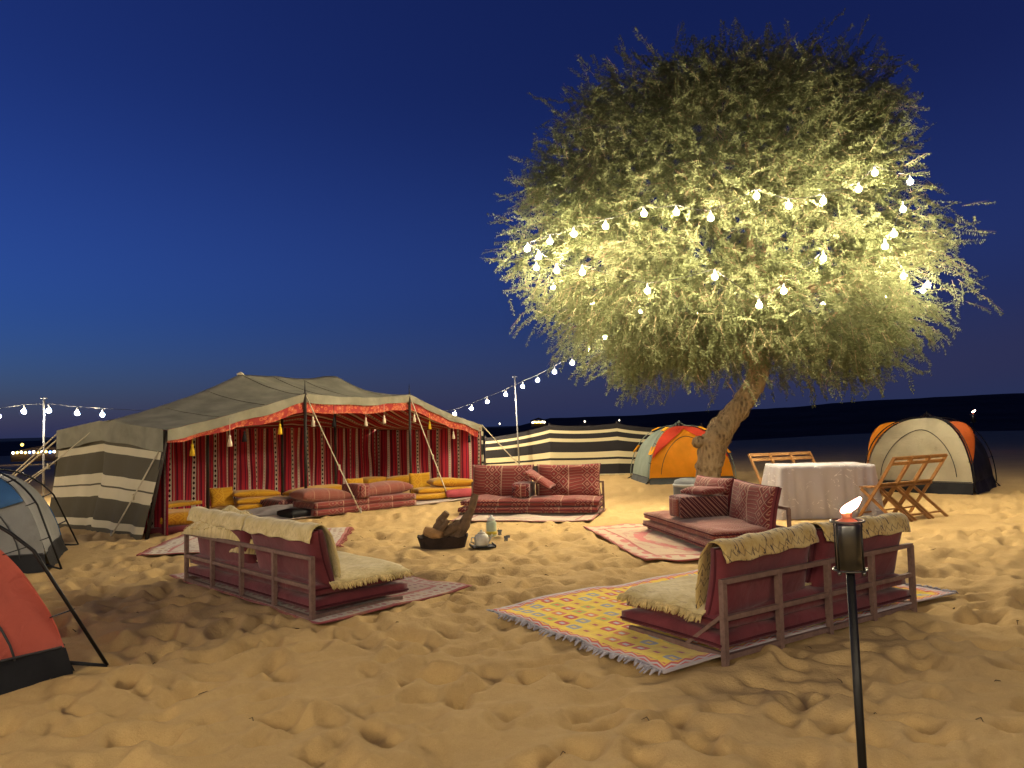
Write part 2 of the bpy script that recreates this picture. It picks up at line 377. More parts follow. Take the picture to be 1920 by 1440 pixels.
# low dunes closing the horizon; unlit night darkness is put into their colour
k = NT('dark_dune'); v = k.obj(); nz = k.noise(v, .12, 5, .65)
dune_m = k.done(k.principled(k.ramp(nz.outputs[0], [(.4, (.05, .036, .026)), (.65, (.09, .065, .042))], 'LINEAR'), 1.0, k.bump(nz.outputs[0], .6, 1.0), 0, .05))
def crest(x):
    return float(np.interp(x, [-260, -120, -40, 0, 8, 28, 40, 64, 80, 106, 150, 260], [.4, .3, .3, 1.0, 2.6, 2.9, 3.3, 3.9, 4.8, 5.4, 5.6, 5.0])) + .25 * w2(x * .12, 3, 2) + .12 * w2(x * .5, 1, 3)
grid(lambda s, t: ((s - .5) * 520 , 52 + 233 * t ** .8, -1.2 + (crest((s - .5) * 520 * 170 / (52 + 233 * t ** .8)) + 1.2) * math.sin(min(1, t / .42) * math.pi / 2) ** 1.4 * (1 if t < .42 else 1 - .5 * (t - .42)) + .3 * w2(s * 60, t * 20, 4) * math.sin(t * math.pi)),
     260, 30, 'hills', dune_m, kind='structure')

# ------------------------------------------------------------------ common materials
canvas_m = cloth('olive_canvas', (.235, .22, .16), .22, .08, .92, 500, 0, .12)
ruddy = plain('rust_iron', (.18, .11, .09), .7, 0, .35, 40, .3, .003)
maroon = cloth('maroon_cotton', (.135, .026, .034), .3, 0, .9, 400, .2)
maroon_d = cloth('maroon_piping', (.07, .014, .02), .3)
black_cloth = cloth('black_ripstop', (.012, .012, .014), .3, 0, .6)
black_iron = plain('black_metal', (.012, .011, .011), .45, .6, .3, 30, .1, .002, .5)
wood_dark = plain('dark_pole_wood', (.03, .022, .018), .7, 0, .4, 20, .4, .004)
rope_m = plain('pale_rope', (.55, .48, .34), .9, 0, .2, 120, .5, .004)
stake_m = plain('steel_peg', (.3, .28, .25), .5, .7)
yellow_m = kilim('mustard_cover', (.52, .27, .018), (.58, .33, .035), (.45, .21, .015), (.30, .13, .012), 6.0, .6)
kil_red = kilim('red_kilim', (.21, .045, .036), (.46, .31, .22), (.22, .022, .025), (.07, .016, .02), 6.5, .45)
kil_rose = kilim('rose_kilim', (.25, .08, .055), (.42, .27, .18), (.24, .03, .03), (.11, .025, .028), 11.0, .5)
kil_dark = kilim('dark_kilim', (.10, .016, .022), (.42, .26, .20), (.24, .03, .03), (.03, .012, .018), 6.5, .0)

# sheepskin-like throw: cream pile with worked dark marks
def fleece_mat(name, c1, c2, dark, amt):
    k = NT(name); uv, u, v = k.uv(); n1_ = k.noise(k.obj(), 9, 5, .65); mp = k.n('Mapping', {0: uv, 'Scale': (40., 7., 1.), 'Rotation': (0, 0, .5)})
    n2 = k.noise(mp.outputs[0], 1.0, 3, .6); zz = k.math('PINGPONG', k.math('MULTIPLY', u, 14.0), .5)
    zig = k.math('ABSOLUTE', k.math('SUBTRACT', k.math('FRACT', k.math('MULTIPLY', v, 6.5)), k.math('ADD', zz, .2)))
    zline = k.math('MULTIPLY', k.math('LESS_THAN', zig, .07), .6)
    col = k.ramp(n1_.outputs[0], [(.35, c1), (.62, c2)], 'LINEAR')
    col = k.mix(k.math('MULTIPLY', k.math('GREATER_THAN', n2.outputs[0], .60), amt), col, dark); col = k.mix(k.math('MULTIPLY', zline, amt), col, dark)
    nrm = k.bump(k.math('ADD', n1_.outputs[0], k.math('MULTIPLY', k.noise(k.obj(), 90, 3).outputs[0], .8)), .7, .010)
    return k.done(k.principled(col, 1.0, nrm, 0, .05, .3))
fleece = fleece_mat('cream_fleece', (.50, .36, .13), (.64, .52, .25), (.13, .075, .04), .75)
fleece_pl = fleece_mat('pale_fleece', (.54, .42, .18), (.68, .56, .29), (.25, .15, .07), .35)
fleece_dk = fleece_mat('marked_fleece', (.46, .30, .09), (.60, .46, .20), (.07, .04, .03), 1.0)
fleece_edge = plain('fleece_locks', (.55, .42, .19), 1.0, 0, .5, 60, .3)

# ------------------------------------------------------------------ bedouin tent
P = {'FL': (-4.74, 10.52), 'FB': (-5.02, 10.40), 'p2': (-3.56, 13.18), 'p3': (-2.24, 16.71), 'FR': (-.80, 19.68), 'BL': (-7.25, 12.3), 'BR': (-3.75, 20.5), 'SM': (-6.27, 11.75)}
tent = thing('bedouin_tent', 'long olive canvas bedouin tent with red striped woollen lining and open front', 'tent', (-3.9, 15.5, 0))
TO = Vector((-3.9, 15.5, 0))
def tl(fn): return lambda s, t: Vector(fn(s, t)) - TO
def lerp(a, b, t): return tuple(x + (y_ - x) * t for x, y_ in zip(a, b))
FS = [0, .30, .68, 1.0]
def front_xy(s):
    return (float(np.interp(s, FS, [P['FL'][0], P['p2'][0], P['p3'][0], P['FR'][0]])), float(np.interp(s, FS, [P['FL'][1], P['p2'][1], P['p3'][1], P['FR'][1]])))
def front_z(s):
    z = float(np.interp(s, FS, [1.47, 2.05, 2.14, 1.44]));
    for a, b, g in ((0, .30, .02), (.30, .68, .07), (.68, 1, .05)):
        if a <= s <= b: t = (s - a) / (b - a); z -= g * 4 * t * (1 - t)
    return z
def back_xy(s): return lerp(P['BL'], P['BR'], s)
def back_z(s): return 1.47
def ridge_z(s):
    z = float(np.interp(s, [0, .29, .60, 1], [1.63, 2.47, 2.57, 1.45]))
    for a, b, g in ((0, .29, .06), (.29, .60, .05), (.60, 1, .16)):
        if a <= s <= b: t = (s - a) / (b - a); z -= g * 4 * t * (1 - t)
    return z
def roof(s, t):
    f, b = front_xy(s), back_xy(s); m = ((f[0] + b[0]) / 2, (f[1] + b[1]) / 2)
    if s < .0001: m = P['SM']
    zf, zr, zb = front_z(s), ridge_z(s), back_z(s)
    if t < .5: q = t * 2; xy = lerp(f, m, q); z = zf + (zr - zf) * q - .10 * 4 * q * (1 - q) * min(1, max(0, zr - zf) * 1.5)
    else: q = t * 2 - 1; xy = lerp(m, b, q); z = zr + (zb - zr) * q - .10 * 4 * q * (1 - q) * min(1, (zr - zb))
    return (xy[0], xy[1], z + .05 * w2(s * 17, t * 5, 1) * math.sin(math.pi * t) * math.sin(math.pi * s) + .012 * w2(s * 60, t * 9, 2))
rf = grid(tl(roof), 110, 30, 'roof', canvas_m, tent, label='olive grey canvas roof')
for s_ in (.10, .20, .29, .38, .475, .60, .70, .80, .90):       # sewn seams between the canvas widths
    MB().tube([Vector(roof(s_, t_)) - TO + Vector((0, 0, .004)) for t_ in np.linspace(.005, .995, 24)], .009, 4).build('roof_seam', canvas_m, rf, True)
# canvas flap hanging from the roof edge (front, both ends)
def edge_path(w):   # w 0..1 round the front and the left end
    return w
FN = (.911, -.413)
def flap(s, t):
    x, y, z = roof(s, 0); d = .15 + .012 * math.sin(s * 40) ; fo = .035 * math.sin(s * 55 + 2 * math.sin(s * 9)) * t
    return (x + FN[0] * (.02 + fo), y + FN[1] * (.02 + fo), z - d * t)
grid(tl(flap), 160, 5, 'roof_flap', canvas_m, tent)
def left_edge(t):
    return lerp(P['FL'], P['SM'], t * 2) if t < .5 else lerp(P['SM'], P['BL'], t * 2 - 1)
def left_z(t): return 1.47 + (1.63 - 1.47) * (t * 2) if t < .5 else 1.63 + (1.50 - 1.63) * (t * 2 - 1)
LN = (-.60, -.80)
def flapL(s, t):
    x, y = left_edge(s); z = left_z(s); fo = .03 * math.sin(s * 22) * t
    return (x + LN[0] * (.05 + fo), y + LN[1] * (.05 + fo), z - (.30 + .03 * w2(s * 7, 1)) * t + .01)
grid(tl(flapL), 60, 8, 'roof_flap', canvas_m, tent)
wall_st = cross_stripes('grey_canvas_bands', (.115, .10, .068), (.66, .58, .40), [(.05, .115), (.315, .415), (.43, .525), (.73, .80)])
def wallL(s, t):
    x, y = left_edge(s); kk = max(0, 1 - s * 2) * (1 - t); x += (P['FB'][0] - P['FL'][0]) * kk + .12 * kk; y += (P['FB'][1] - P['FL'][1]) * kk + .16 * kk; zt = left_z(s) - .02; out = .20 * (1 - t) ** 1.6 + .03 * math.sin(s * 31 + 3 * t) * (1 - t) + .05 * w2(s * 9, t * 3, 5) - .03 * math.exp(-((s - .5) / .02) ** 2)
    zb = -.02 + .05 * abs(w2(s * 12, 2, 6))
    return (x + LN[0] * out, y + LN[1] * out, zb + (zt - zb) * t)
grid(tl(wallL), 90, 30, 'end_wall', wall_st, tent, label='grey canvas end wall with cream bands')
def wallLr(s, t):      # return of the end wall round the back corner
    x, y = lerp(P['BL'], back_xy(.16), s); out = .14 * (1 - t) ** 1.5 + .03 * math.sin(s * 25)
    return (x - .9 * out - .05, y + .3 * out, -.02 + (1.5 + .02) * t)
grid(tl(wallLr), 20, 20, 'back_wall_return', wall_st, tent)
# woollen lining: back wall, right wall, left wall, ceiling
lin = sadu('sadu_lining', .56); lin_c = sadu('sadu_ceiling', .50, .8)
def fold(d, t, k_=0): return .065 * math.sin(d * 9.5 + 1.3 * math.sin(d * 2.3) + k_) * (.35 + .65 * (1 - t)) + .05 * w2(d * 2.2, t * 2, 7 + k_)
def wback(s, t):
    b = lerp(P['BL'], P['BR'], s); d = s * 8.9; o = .14 + fold(d, t)
    return (b[0] + FN[0] * o, b[1] + FN[1] * o, -.02 + 1.50 * t)
grid(tl(wback), 260, 14, 'back_wall', lin, tent, uvs=lambda s, t: (s * 8.9, t * 1.4), label='red striped woollen back wall')
def wright(s, t):
    b = lerp(P['BR'], P['FR'], s); d = s * 3.05; o = .08 + fold(d, t, 3); zt = 1.38 + .02 * s
    return (b[0] - .27 * o - 0, b[1] - .96 * o, -.02 + zt * t)
grid(tl(wright), 120, 14, 'end_wall', lin, tent, uvs=lambda s, t: (s * 3.05 + .2, t * 1.4), label='red striped woollen far end wall')
def wleft_in(s, t):
    x, y = left_edge(s); o = .06 + fold(s * 3, t, 5) * .6
    return (x - LN[0] * o, y - LN[1] * o, -.02 + 1.40 * t)
grid(tl(wleft_in), 80, 12, 'lining_wall', lin, tent, uvs=lambda s, t: (s * 3.0, t * 1.4))
outer = cross_stripes('black_canvas_bands', (.03, .028, .026), (.60, .54, .38), [(.22, .33), (.37, .49), (.68, .75), (.83, .91)])
grid(tl(lambda s, t: (lerp(P['BL'], P['BR'], s)[0] - .02 * math.sin(s * 60), lerp(P['BL'], P['BR'], s)[1] + .01, -.02 + 1.49 * t)), 80, 6, 'outer_back_wall', outer, tent)
grid(tl(lambda s, t: (lerp(P['BR'], P['FR'], s)[0] + .03, lerp(P['BR'], P['FR'], s)[1] + .08, -.02 + 1.42 * t)), 30, 6, 'outer_end_wall', outer, tent)
def ceil(s, t):
    x, y, z = roof(s * .985 + .008, .015 + .97 * t); hang = .10 + .14 * math.sin(s * math.pi * 3.0) ** 2 * math.sin(math.pi * t) + .05 * w2(s * 14, t * 6, 4)
    return (x, y, max(z - hang * (.35 + .65 * math.sin(math.pi * t)), 1.30))
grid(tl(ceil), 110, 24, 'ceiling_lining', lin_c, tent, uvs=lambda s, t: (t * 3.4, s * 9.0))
# orange printed valance under the front edge
k = NT('orange_print'); uv, u, v = k.uv(); vo = k.n('TexVoronoi', {'Vector': uv, 'Scale': 11.0, 'Randomness': .8}); nz = k.noise(uv, 14, 3)
col = k.ramp(vo.outputs['Distance'], [(0, (.62, .50, .38)), (.12, (.36, .035, .03)), (.22, (.58, .25, .11)), (.33, (.34, .045, .035)), (.45, (.55, .16, .06)), (.55, (.28, .03, .03))])
col = k.mix(k.math('MULTIPLY', nz.outputs[0], .4), col, (.36, .06, .04))
valm = k.done(k.principled(col, .9, k.bump(nz.outputs[0], .3, .01), 0, .15))
def val(s, t):
    x, y, z = flap(s, 1.0); fo = .03 * math.sin(s * 70) * t
    return (x - FN[0] * (.035 - fo), y - FN[1] * (.035 - fo), z + .03 - ((.06 + .12 * min(1, s / .25)) + .012 * abs(math.sin(s * 46)) + .02 * w2(s * 20, 1, 3)) * t)
grid(tl(val), 200, 5, 'valance', valm, tent, uvs=lambda s, t: (s * 10.2, t * .24), label='orange printed valance')
# poles, finials, hems
def tpole(x, y, z0, z1, r=.028, m=None): MB().tube([(x - TO.x, y - TO.y, z0), (x - TO.x, y - TO.y, z1)], r, 8).build('pole', m or wood_dark, tent, True)
tpole(P['p2'][0], P['p2'][1], -.1, 2.06); tpole(P['p3'][0], P['p3'][1], -.1, 2.16)
for (x, y) in (P['p2'], P['p3']):
    z = 2.05 if y < 15 else 2.14
    MB().tube([(x - TO.x, y - TO.y, z), (x - TO.x, y - TO.y, z + .22)], [.012, .004], 6).build('finial', black_iron, tent, True)
for s_ in (.22, .43, .62): 
    a, b = front_xy(s_), back_xy(s_); m_ = ((a[0] * .45 + b[0] * .55), (a[1] * .45 + b[1] * .55)); tpole(m_[0], m_[1], -.1, roof(s_, .55)[2] - .02)
MB().tube([(P['FB'][0] - TO.x, P['FB'][1] - TO.y + .1, -.1), (P['FL'][0] - TO.x, P['FL'][1] - TO.y + .03, 1.45)], .028, 8).build('pole', wood_dark, tent, True); tpole(P['FR'][0] - .05, P['FR'][1] - .02, -.1, 1.44, .03)
MB().lathe([(.06, 0), (.07, .02), (.045, .04), (.01, .06)], (roof(.29, .5)[0] - TO.x, roof(.29, .5)[1] - TO.y, roof(.29, .5)[2] - .02), 10).build('finial', rope_m, tent, True)
def trope(p, q, r=.011, sag=.01):
    p, q = Vector(p) - TO, Vector(q) - TO
    o = MB().tube(rope_pts(p, q, sag, 7), r, 6).build('guy_rope', rope_m, tent, True)
    d = (q - p).normalized()
    MB().tube([q - Vector((d.x, d.y, 0)) * .03 + Vector((0, 0, .10)), q + Vector((d.x, d.y, 0)) * .04 - Vector((0, 0, .12))], [.012, .006], 6).build('peg', stake_m, o, True)
    mid = p + (q - p) * .62; MB().box(mid, (.025, .05, .09)).build('slider', rope_m, o)
trope((P['p2'][0], P['p2'][1], 2.05), (-2.58, 12.97, .0)); trope((P['p3'][0], P['p3'][1], 2.14), (-1.26, 14.93, 0))
trope((P['FR'][0], P['FR'][1], 1.44), (.55, 18.35, 0), .013); trope((P['FL'][0] + .02, P['FL'][1] + .05, 1.46), (-5.62, 10.75, 0))
trope((P['BL'][0], P['BL'][1], 1.50), (-9.6, 13.4, 0)); trope((P['BL'][0], P['BL'][1], 1.40), (-9.9, 13.9, 0), .014); trope((P['BL'][0] - .05, P['BL'][1] - .05, 1.02), (-9.2, 12.8, 0))
trope((P['SM'][0], P['SM'][1], 1.62), (-7.9, 12.25, .55), .009)
# tassels hanging along the front
tas = {'yellow': cloth('yellow_wool', (.72, .46, .03), .2), 'black': cloth('black_wool', (.02, .018, .02), .2), 'white': cloth('white_wool', (.65, .55, .42), .2)}
for s_, c_ in ((.05, 'yellow'), (.115, 'white'), (.16, 'black'), (.235, 'yellow'), (.33, 'white'), (.38, 'black'), (.50, 'white'), (.575, 'white'), (.70, 'white'), (.765, 'yellow'), (.87, 'white'), (.93, 'black')):
    x, y, z = val(s_, 1.0); z += .02; dz = .10
    MB().tube([(x - TO.x, y - TO.y, z + .16), (x - TO.x, y - TO.y, z - dz)], .004, 5).lathe([(.012, 0), (.022, -.02), (.016, -.04), (.032, -.10), (.040, -.17), (.02, -.172)][::-1], (x - TO.x, y - TO.y, z - dz + .01), 8).build('tassel', tas[c_], tent, True)

# ------------------------------------------------------------------ striped wind fence behind the camp
fence = thing('canvas_windbreak', 'charcoal canvas windbreak with cream bands behind the far red sofa', 'windbreak', (1.5, 21.4, 0))
FO = Vector((1.5, 21.4, 0))
fpts = [(-.79, 21.75, 1.10), (1.01, 21.3, 1.42), (2.87, 21.25, 1.42), (4.35, 21.3, 1.27), (5.3, 21.6, 1.30)]
fm = cross_stripes('charcoal_bands', (.026, .024, .028), (.60, .53, .34), [(.0, .025), (.22, .31), (.355, .465), (.675, .74), (.84, .90)], .05)
for i in range(4):
    a, b = fpts[i], fpts[i + 1]
    def fp(s, t, a=a, b=b, i=i):
        x, y = a[0] + (b[0] - a[0]) * s, a[1] + (b[1] - a[1]) * s; zt = a[2] + (b[2] - a[2]) * s - .05 * 4 * s * (1 - s)
        return Vector((x, y + .05 * math.sin(s * math.pi) * (1 - t) + .02 * w2(s * 6, t * 4, i) - .01, -.02 + zt * t)) - FO
    grid(fp, 24, 12, 'panel', fm, fence)
for i, (x, y, z) in enumerate(fpts): MB().tube([(x - FO.x, y - FO.y + .03, -.2), (x - FO.x, y - FO.y + .03, z + .03)], .022, 8).build('post', wood_dark, fence, True)

# ------------------------------------------------------------------ rugs
def rug_mat(name, field, border, ink, ink2, edge, scale=7.0):
    k = NT(name); uv, u, v = k.uv(); nz = k.noise(uv, 26, 4, .6); fuzz = k.noise(k.obj(), 120, 2)
    bd = k.math('MINIMUM', k.math('MINIMUM', u, k.math('SUBTRACT', 1, u)), k.math('MINIMUM', v, k.math('SUBTRACT', 1, v)))
    cu, cv = k.math('SUBTRACT', u, .5), k.math('MULTIPLY', k.math('SUBTRACT', v, .5), 1.0)
    rad = k.math('SQRT', k.math('ADD', k.math('MULTIPLY', cu, cu), k.math('MULTIPLY', cv, cv)))
    lob = k.math('ADD', rad, k.math('MULTIPLY', k.math('SUBTRACT', k.noise(uv, 9, 2).outputs[0], .5), .10))
    med = k.ramp(lob, [(0, ink), (.06, field), (.15, ink2), (.18, field), (.25, ink), (.32, field), (.36, ink2), (.375, field)])
    vo = k.n('TexVoronoi', {'Vector': k.n('Mapping', {0: uv, 'Scale': (scale * 2, scale * 2.4, 1)}).outputs[0], 'Scale': 1.0, 'Randomness': .3})
    col = k.mix(k.math('LESS_THAN', vo.outputs['Distance'], .26), med, ink2)
    bcol = k.mix(k.math('LESS_THAN', vo.outputs['Distance'], .34), border, ink)
    col = k.mix(k.math('LESS_THAN', bd, .11), col, bcol); col = k.mix(k.math('LESS_THAN', k.math('ABSOLUTE', k.math('SUBTRACT', bd, .11)), .008), col, edge)
    col = k.mix(k.math('LESS_THAN', bd, .016), col, edge)
    col = k.mix(k.math('MULTIPLY', nz.outputs[0], .35), col, field)
    col = k.mix(k.math('MULTIPLY', k.n('Clamp', {0: k.math('ADD', k.math('MULTIPLY', k.math('SUBTRACT', k.noise(uv, 7, 5, .65).outputs[0], .53), 5.0), k.math('MULTIPLY', k.math('SUBTRACT', .05, bd), 5.0))}).outputs[0], .7), col, (.46, .31, .14))
    return k.done(k.principled(col, .97, k.bump(k.math('ADD', nz.outputs[0], fuzz.outputs[0]), .6, .006), 0, .05, .2))
def kilim_yellow():
    k = NT('yellow_kilim_rug'); uv, u, v = k.uv()
    br = k.n('TexBrick', {'Vector': k.n('Mapping', {0: uv, 'Scale': (9.0, 15.0, 1)}).outputs[0], 'Color1': (0, 0, 0), 'Color2': (1, 1, 1), 'Mortar': (.5, .5, .5), 'Scale': 1.0, 'Mortar Size': .0, 'Brick Width': 1.0, 'Row Height': 1.0}, offset=.5)
    fu = k.math('FRACT', k.math('ADD', k.math('MULTIPLY', u, 14.0), k.math('MULTIPLY', k.math('FLOOR', k.math('MODULO', k.math('MULTIPLY', v, 23.0), 2.0)), .5)))
    fv = k.math('FRACT', k.math('MULTIPLY', v, 23.0))
    du, dv = k.math('ABSOLUTE', k.math('SUBTRACT', fu, .5)), k.math('ABSOLUTE', k.math('SUBTRACT', fv, .5))
    box = k.math('MULTIPLY', k.math('LESS_THAN', k.math('ADD', du, k.math('MULTIPLY', dv, .25)), .42), k.math('LESS_THAN', dv, .30))
    inn = k.math('MULTIPLY', k.math('LESS_THAN', du, .17), k.math('LESS_THAN', dv, .11))
    wn_ = k.n('TexWhiteNoise', {'Vector': k.n('CombineXYZ', {0: k.math('FLOOR', k.math('ADD', k.math('MULTIPLY', u, 14.0), k.math('MULTIPLY', k.math('FLOOR', k.math('MODULO', k.math('MULTIPLY', v, 23.0), 2.0)), .5))), 1: k.math('FLOOR', k.math('MULTIPLY', v, 23.0))}).outputs[0]}, noise_dimensions='2D')
    c1 = k.ramp(wn_.outputs[0], [(0, (.75, .48, .03)), (.28, (.55, .06, .04)), (.50, (.28, .30, .33)), (.68, (.45, .40, .06)), (.82, (.70, .20, .05))])
    c2 = k.ramp(wn_.outputs[0], [(0, (.45, .08, .05)), (.28, (.50, .45, .48)), (.50, (.72, .48, .05)), (.68, (.70, .12, .05)), (.82, (.65, .60, .5))])
    nz = k.noise(uv, 30, 4, .6); yel = k.ramp(nz.outputs[0], [(.35, (.74, .50, .012)), (.65, (.86, .62, .03))], 'LINEAR')
    col = k.mix(box, yel, c1); col = k.mix(inn, col, c2)
    bd = k.math('MINIMUM', k.math('MULTIPLY', k.math('MINIMUM', u, k.math('SUBTRACT', 1, u)), 1.95), k.math('MULTIPLY', k.math('MINIMUM', v, k.math('SUBTRACT', 1, v)), 3.1))
    zig = k.math('PINGPONG', k.math('MULTIPLY', k.math('ADD', k.math('MULTIPLY', u, 1.95), k.math('MULTIPLY', v, 3.1)), 9.0), .5)
    bcol = k.ramp(k.math('ADD', k.math('MULTIPLY', bd, 8), k.math('MULTIPLY', zig, .5)), [(0, (.35, .22, .32)), (.3, (.50, .08, .08)), (.45, (.50, .42, .45)), (.62, (.55, .06, .05)), (.8, (.75, .42, .04)), (.95, (.55, .10, .05))])
    col = k.mix(k.math('LESS_THAN', bd, .10), col, bcol); col = k.mix(k.math('LESS_THAN', bd, .03), col, (.42, .38, .42))
    col = k.mix(k.math('MULTIPLY', nz.outputs[0], .12), col, (.6, .40, .05))
    col = k.mix(k.math('MULTIPLY', k.n('Clamp', {0: k.math('ADD', k.math('MULTIPLY', k.math('SUBTRACT', k.noise(uv, 7, 5, .65).outputs[0], .53), 5.0), k.math('MULTIPLY', k.math('SUBTRACT', .04, bd), 5.0))}).outputs[0], .4), col, (.50, .35, .15))
    return k.done(k.principled(col, .97, k.bump(nz.outputs[0], .6, .006), 0, .05, .2))
RM_ = dict(yellow=kilim_yellow(), west=rug_mat('red_grey_rug', (.30, .20, .17), (.34, .26, .22), (.24, .05, .06), (.16, .06, .08), (.26, .03, .04), 12),
           pink=rug_mat('rose_cream_rug', (.52, .38, .25), (.54, .42, .29), (.50, .10, .11), (.47, .26, .20), (.36, .03, .04), 5),
           pale=rug_mat('pale_rug', (.50, .40, .30), (.48, .38, .28), (.40, .24, .20), (.42, .32, .26), (.28, .04, .05), 9),
           small=rug_mat('grey_cream_rug', (.46, .38, .30), (.50, .42, .33), (.30, .16, .14), (.34, .24, .20), (.34, .04, .05), 12),
           tent=rug_mat('faded_rug', (.44, .36, .30), (.50, .42, .34), (.34, .20, .18), (.38, .28, .26), (.42, .30, .25), 8))
RL = dict(yellow='bright yellow flatwoven rug with frayed grey fringe under the nearest sofa', west='dark red and grey patterned rug under the fleece covered sofa by the tent',
          pink='rose and cream medallion rug in front of the single red sofa', pale='pale worn rug with red edging under the far red sofa',
          small='small cream rug with a red edge behind the fleece covered sofa', tent='faded pale rug under the red floor mattresses before the tent')
fr_m = {'yellow': plain('grey_fringe', (.36, .34, .38), .95, 0, .5, 50, .2)}
for n_, (c, a, b) in RUGS.items():
    la, lb = math.hypot(*a), math.hypot(*b); ox, oy = c[0] + (a[0] + b[0]) / 2, c[1] + (a[1] + b[1]) / 2
    root = thing('rug', RL[n_], 'rug', (ox, oy, 0), 0, 'rugs laid on the sand')
    curl = .035 if n_ == 'yellow' else .02
    def rz_(s, t, n_=n_):
        ed = min(s, 1 - s, t, 1 - t); return .010 + .040 * (w2(s * 6, t * 8, len(n_)) + .3) + curl * max(0, 1 - ed * 14) * max(0, w2(s * 9, t * 9, 3 + len(n_)) + .1)
    def rf_(s, t, c=c, a=a, b=b, n_=n_):
        e_ = .02 * w2(s * 8 + 3, t * 8, 4); return (c[0] + a[0] * s + b[0] * t - ox + e_, c[1] + a[1] * s + b[1] * t - oy + e_, rz_(s, t))
    grid(rf_, 40, 50, 'weave', RM_[n_], root, thick=.009)
    # fringe of short knotted tassels on the short ends
    fm_ = fr_m.get(n_) or RM_[n_]
    if n_ in ('yellow', 'small'):
        for t_, sg in ((0, -1), (1, 1)):
            mb = MB(); ln = int(la / .022)
            for i in range(ln):
                s_ = (i + random.random() * .5) / ln; p = Vector(rf_(s_, t_)); d = Vector((b[0], b[1], 0)).normalized() * sg; L_ = random.uniform(.03, .075)
                q = p + d * L_ + Vector((random.uniform(-.02, .02), random.uniform(-.02, .02), 0)); q.z = max(.004, p.z - .015)
                mb.tube([p, (p + q) / 2 + Vector((0, 0, .012)), q], [.008, .009, .004], 4)
            mb.build('fringe', fm_, root, True)

# ------------------------------------------------------------------ sofas: rusty iron frame, floor mattresses, leaning back cushions
def lock_fringe(root, pts, down, n, mat, name='locks'):
    mb = MB()
    for i in range(n):
        w = random.random() * (len(pts) - 1); j = int(w); p = Vector(pts[j]).lerp(Vector(pts[min(j + 1, len(pts) - 1)]), w - j)
        d = Vector((random.uniform(-.3, .3), random.uniform(-.3, .3), 0)) + Vector(down); L_ = random.uniform(.025, .06)
        mb.tube([p, p + d * L_ * .5, p + d * L_ + Vector((0, 0, -.008))], [.006, .006, .002], 4)
    return mb.build(name, mat, root, True)

def tufts(fn, n, parent, ln, t0=0.0):
    """locks of pile standing off a fleece"""
    vs, fs = [], []
    for _ in range(n):
        s_, t_ = random.random() * .98 + .005, t0 + (1 - t0) * random.random() * .98; p = Vector(fn(s_, t_)); a = Vector(fn(s_ + .01, t_)) - p; b = Vector(fn(s_, t_ + .01)) - p; nn = a.cross(b)
        if nn.length < 1e-9: continue
        nn.normalize(); d = (nn + Vector((random.uniform(-.9, .9), random.uniform(-.9, .9), random.uniform(-.9, .5)))).normalized(); w = d.orthogonal().normalized() * random.uniform(.0022, .0045); L_ = ln * random.uniform(.5, 1.2); i = len(vs)
        vs += [p - w, p + w, p + d * L_ * .6 + w * .7 + nn * .004, p + d * L_ + Vector((0, 0, -.25 * L_))]; fs.append((i, i + 1, i + 2, i + 3))
    return add('pile_locks', mesh('pile_locks', vs, fs, None, True, (fleece_edge,)), parent, kind='stuff')

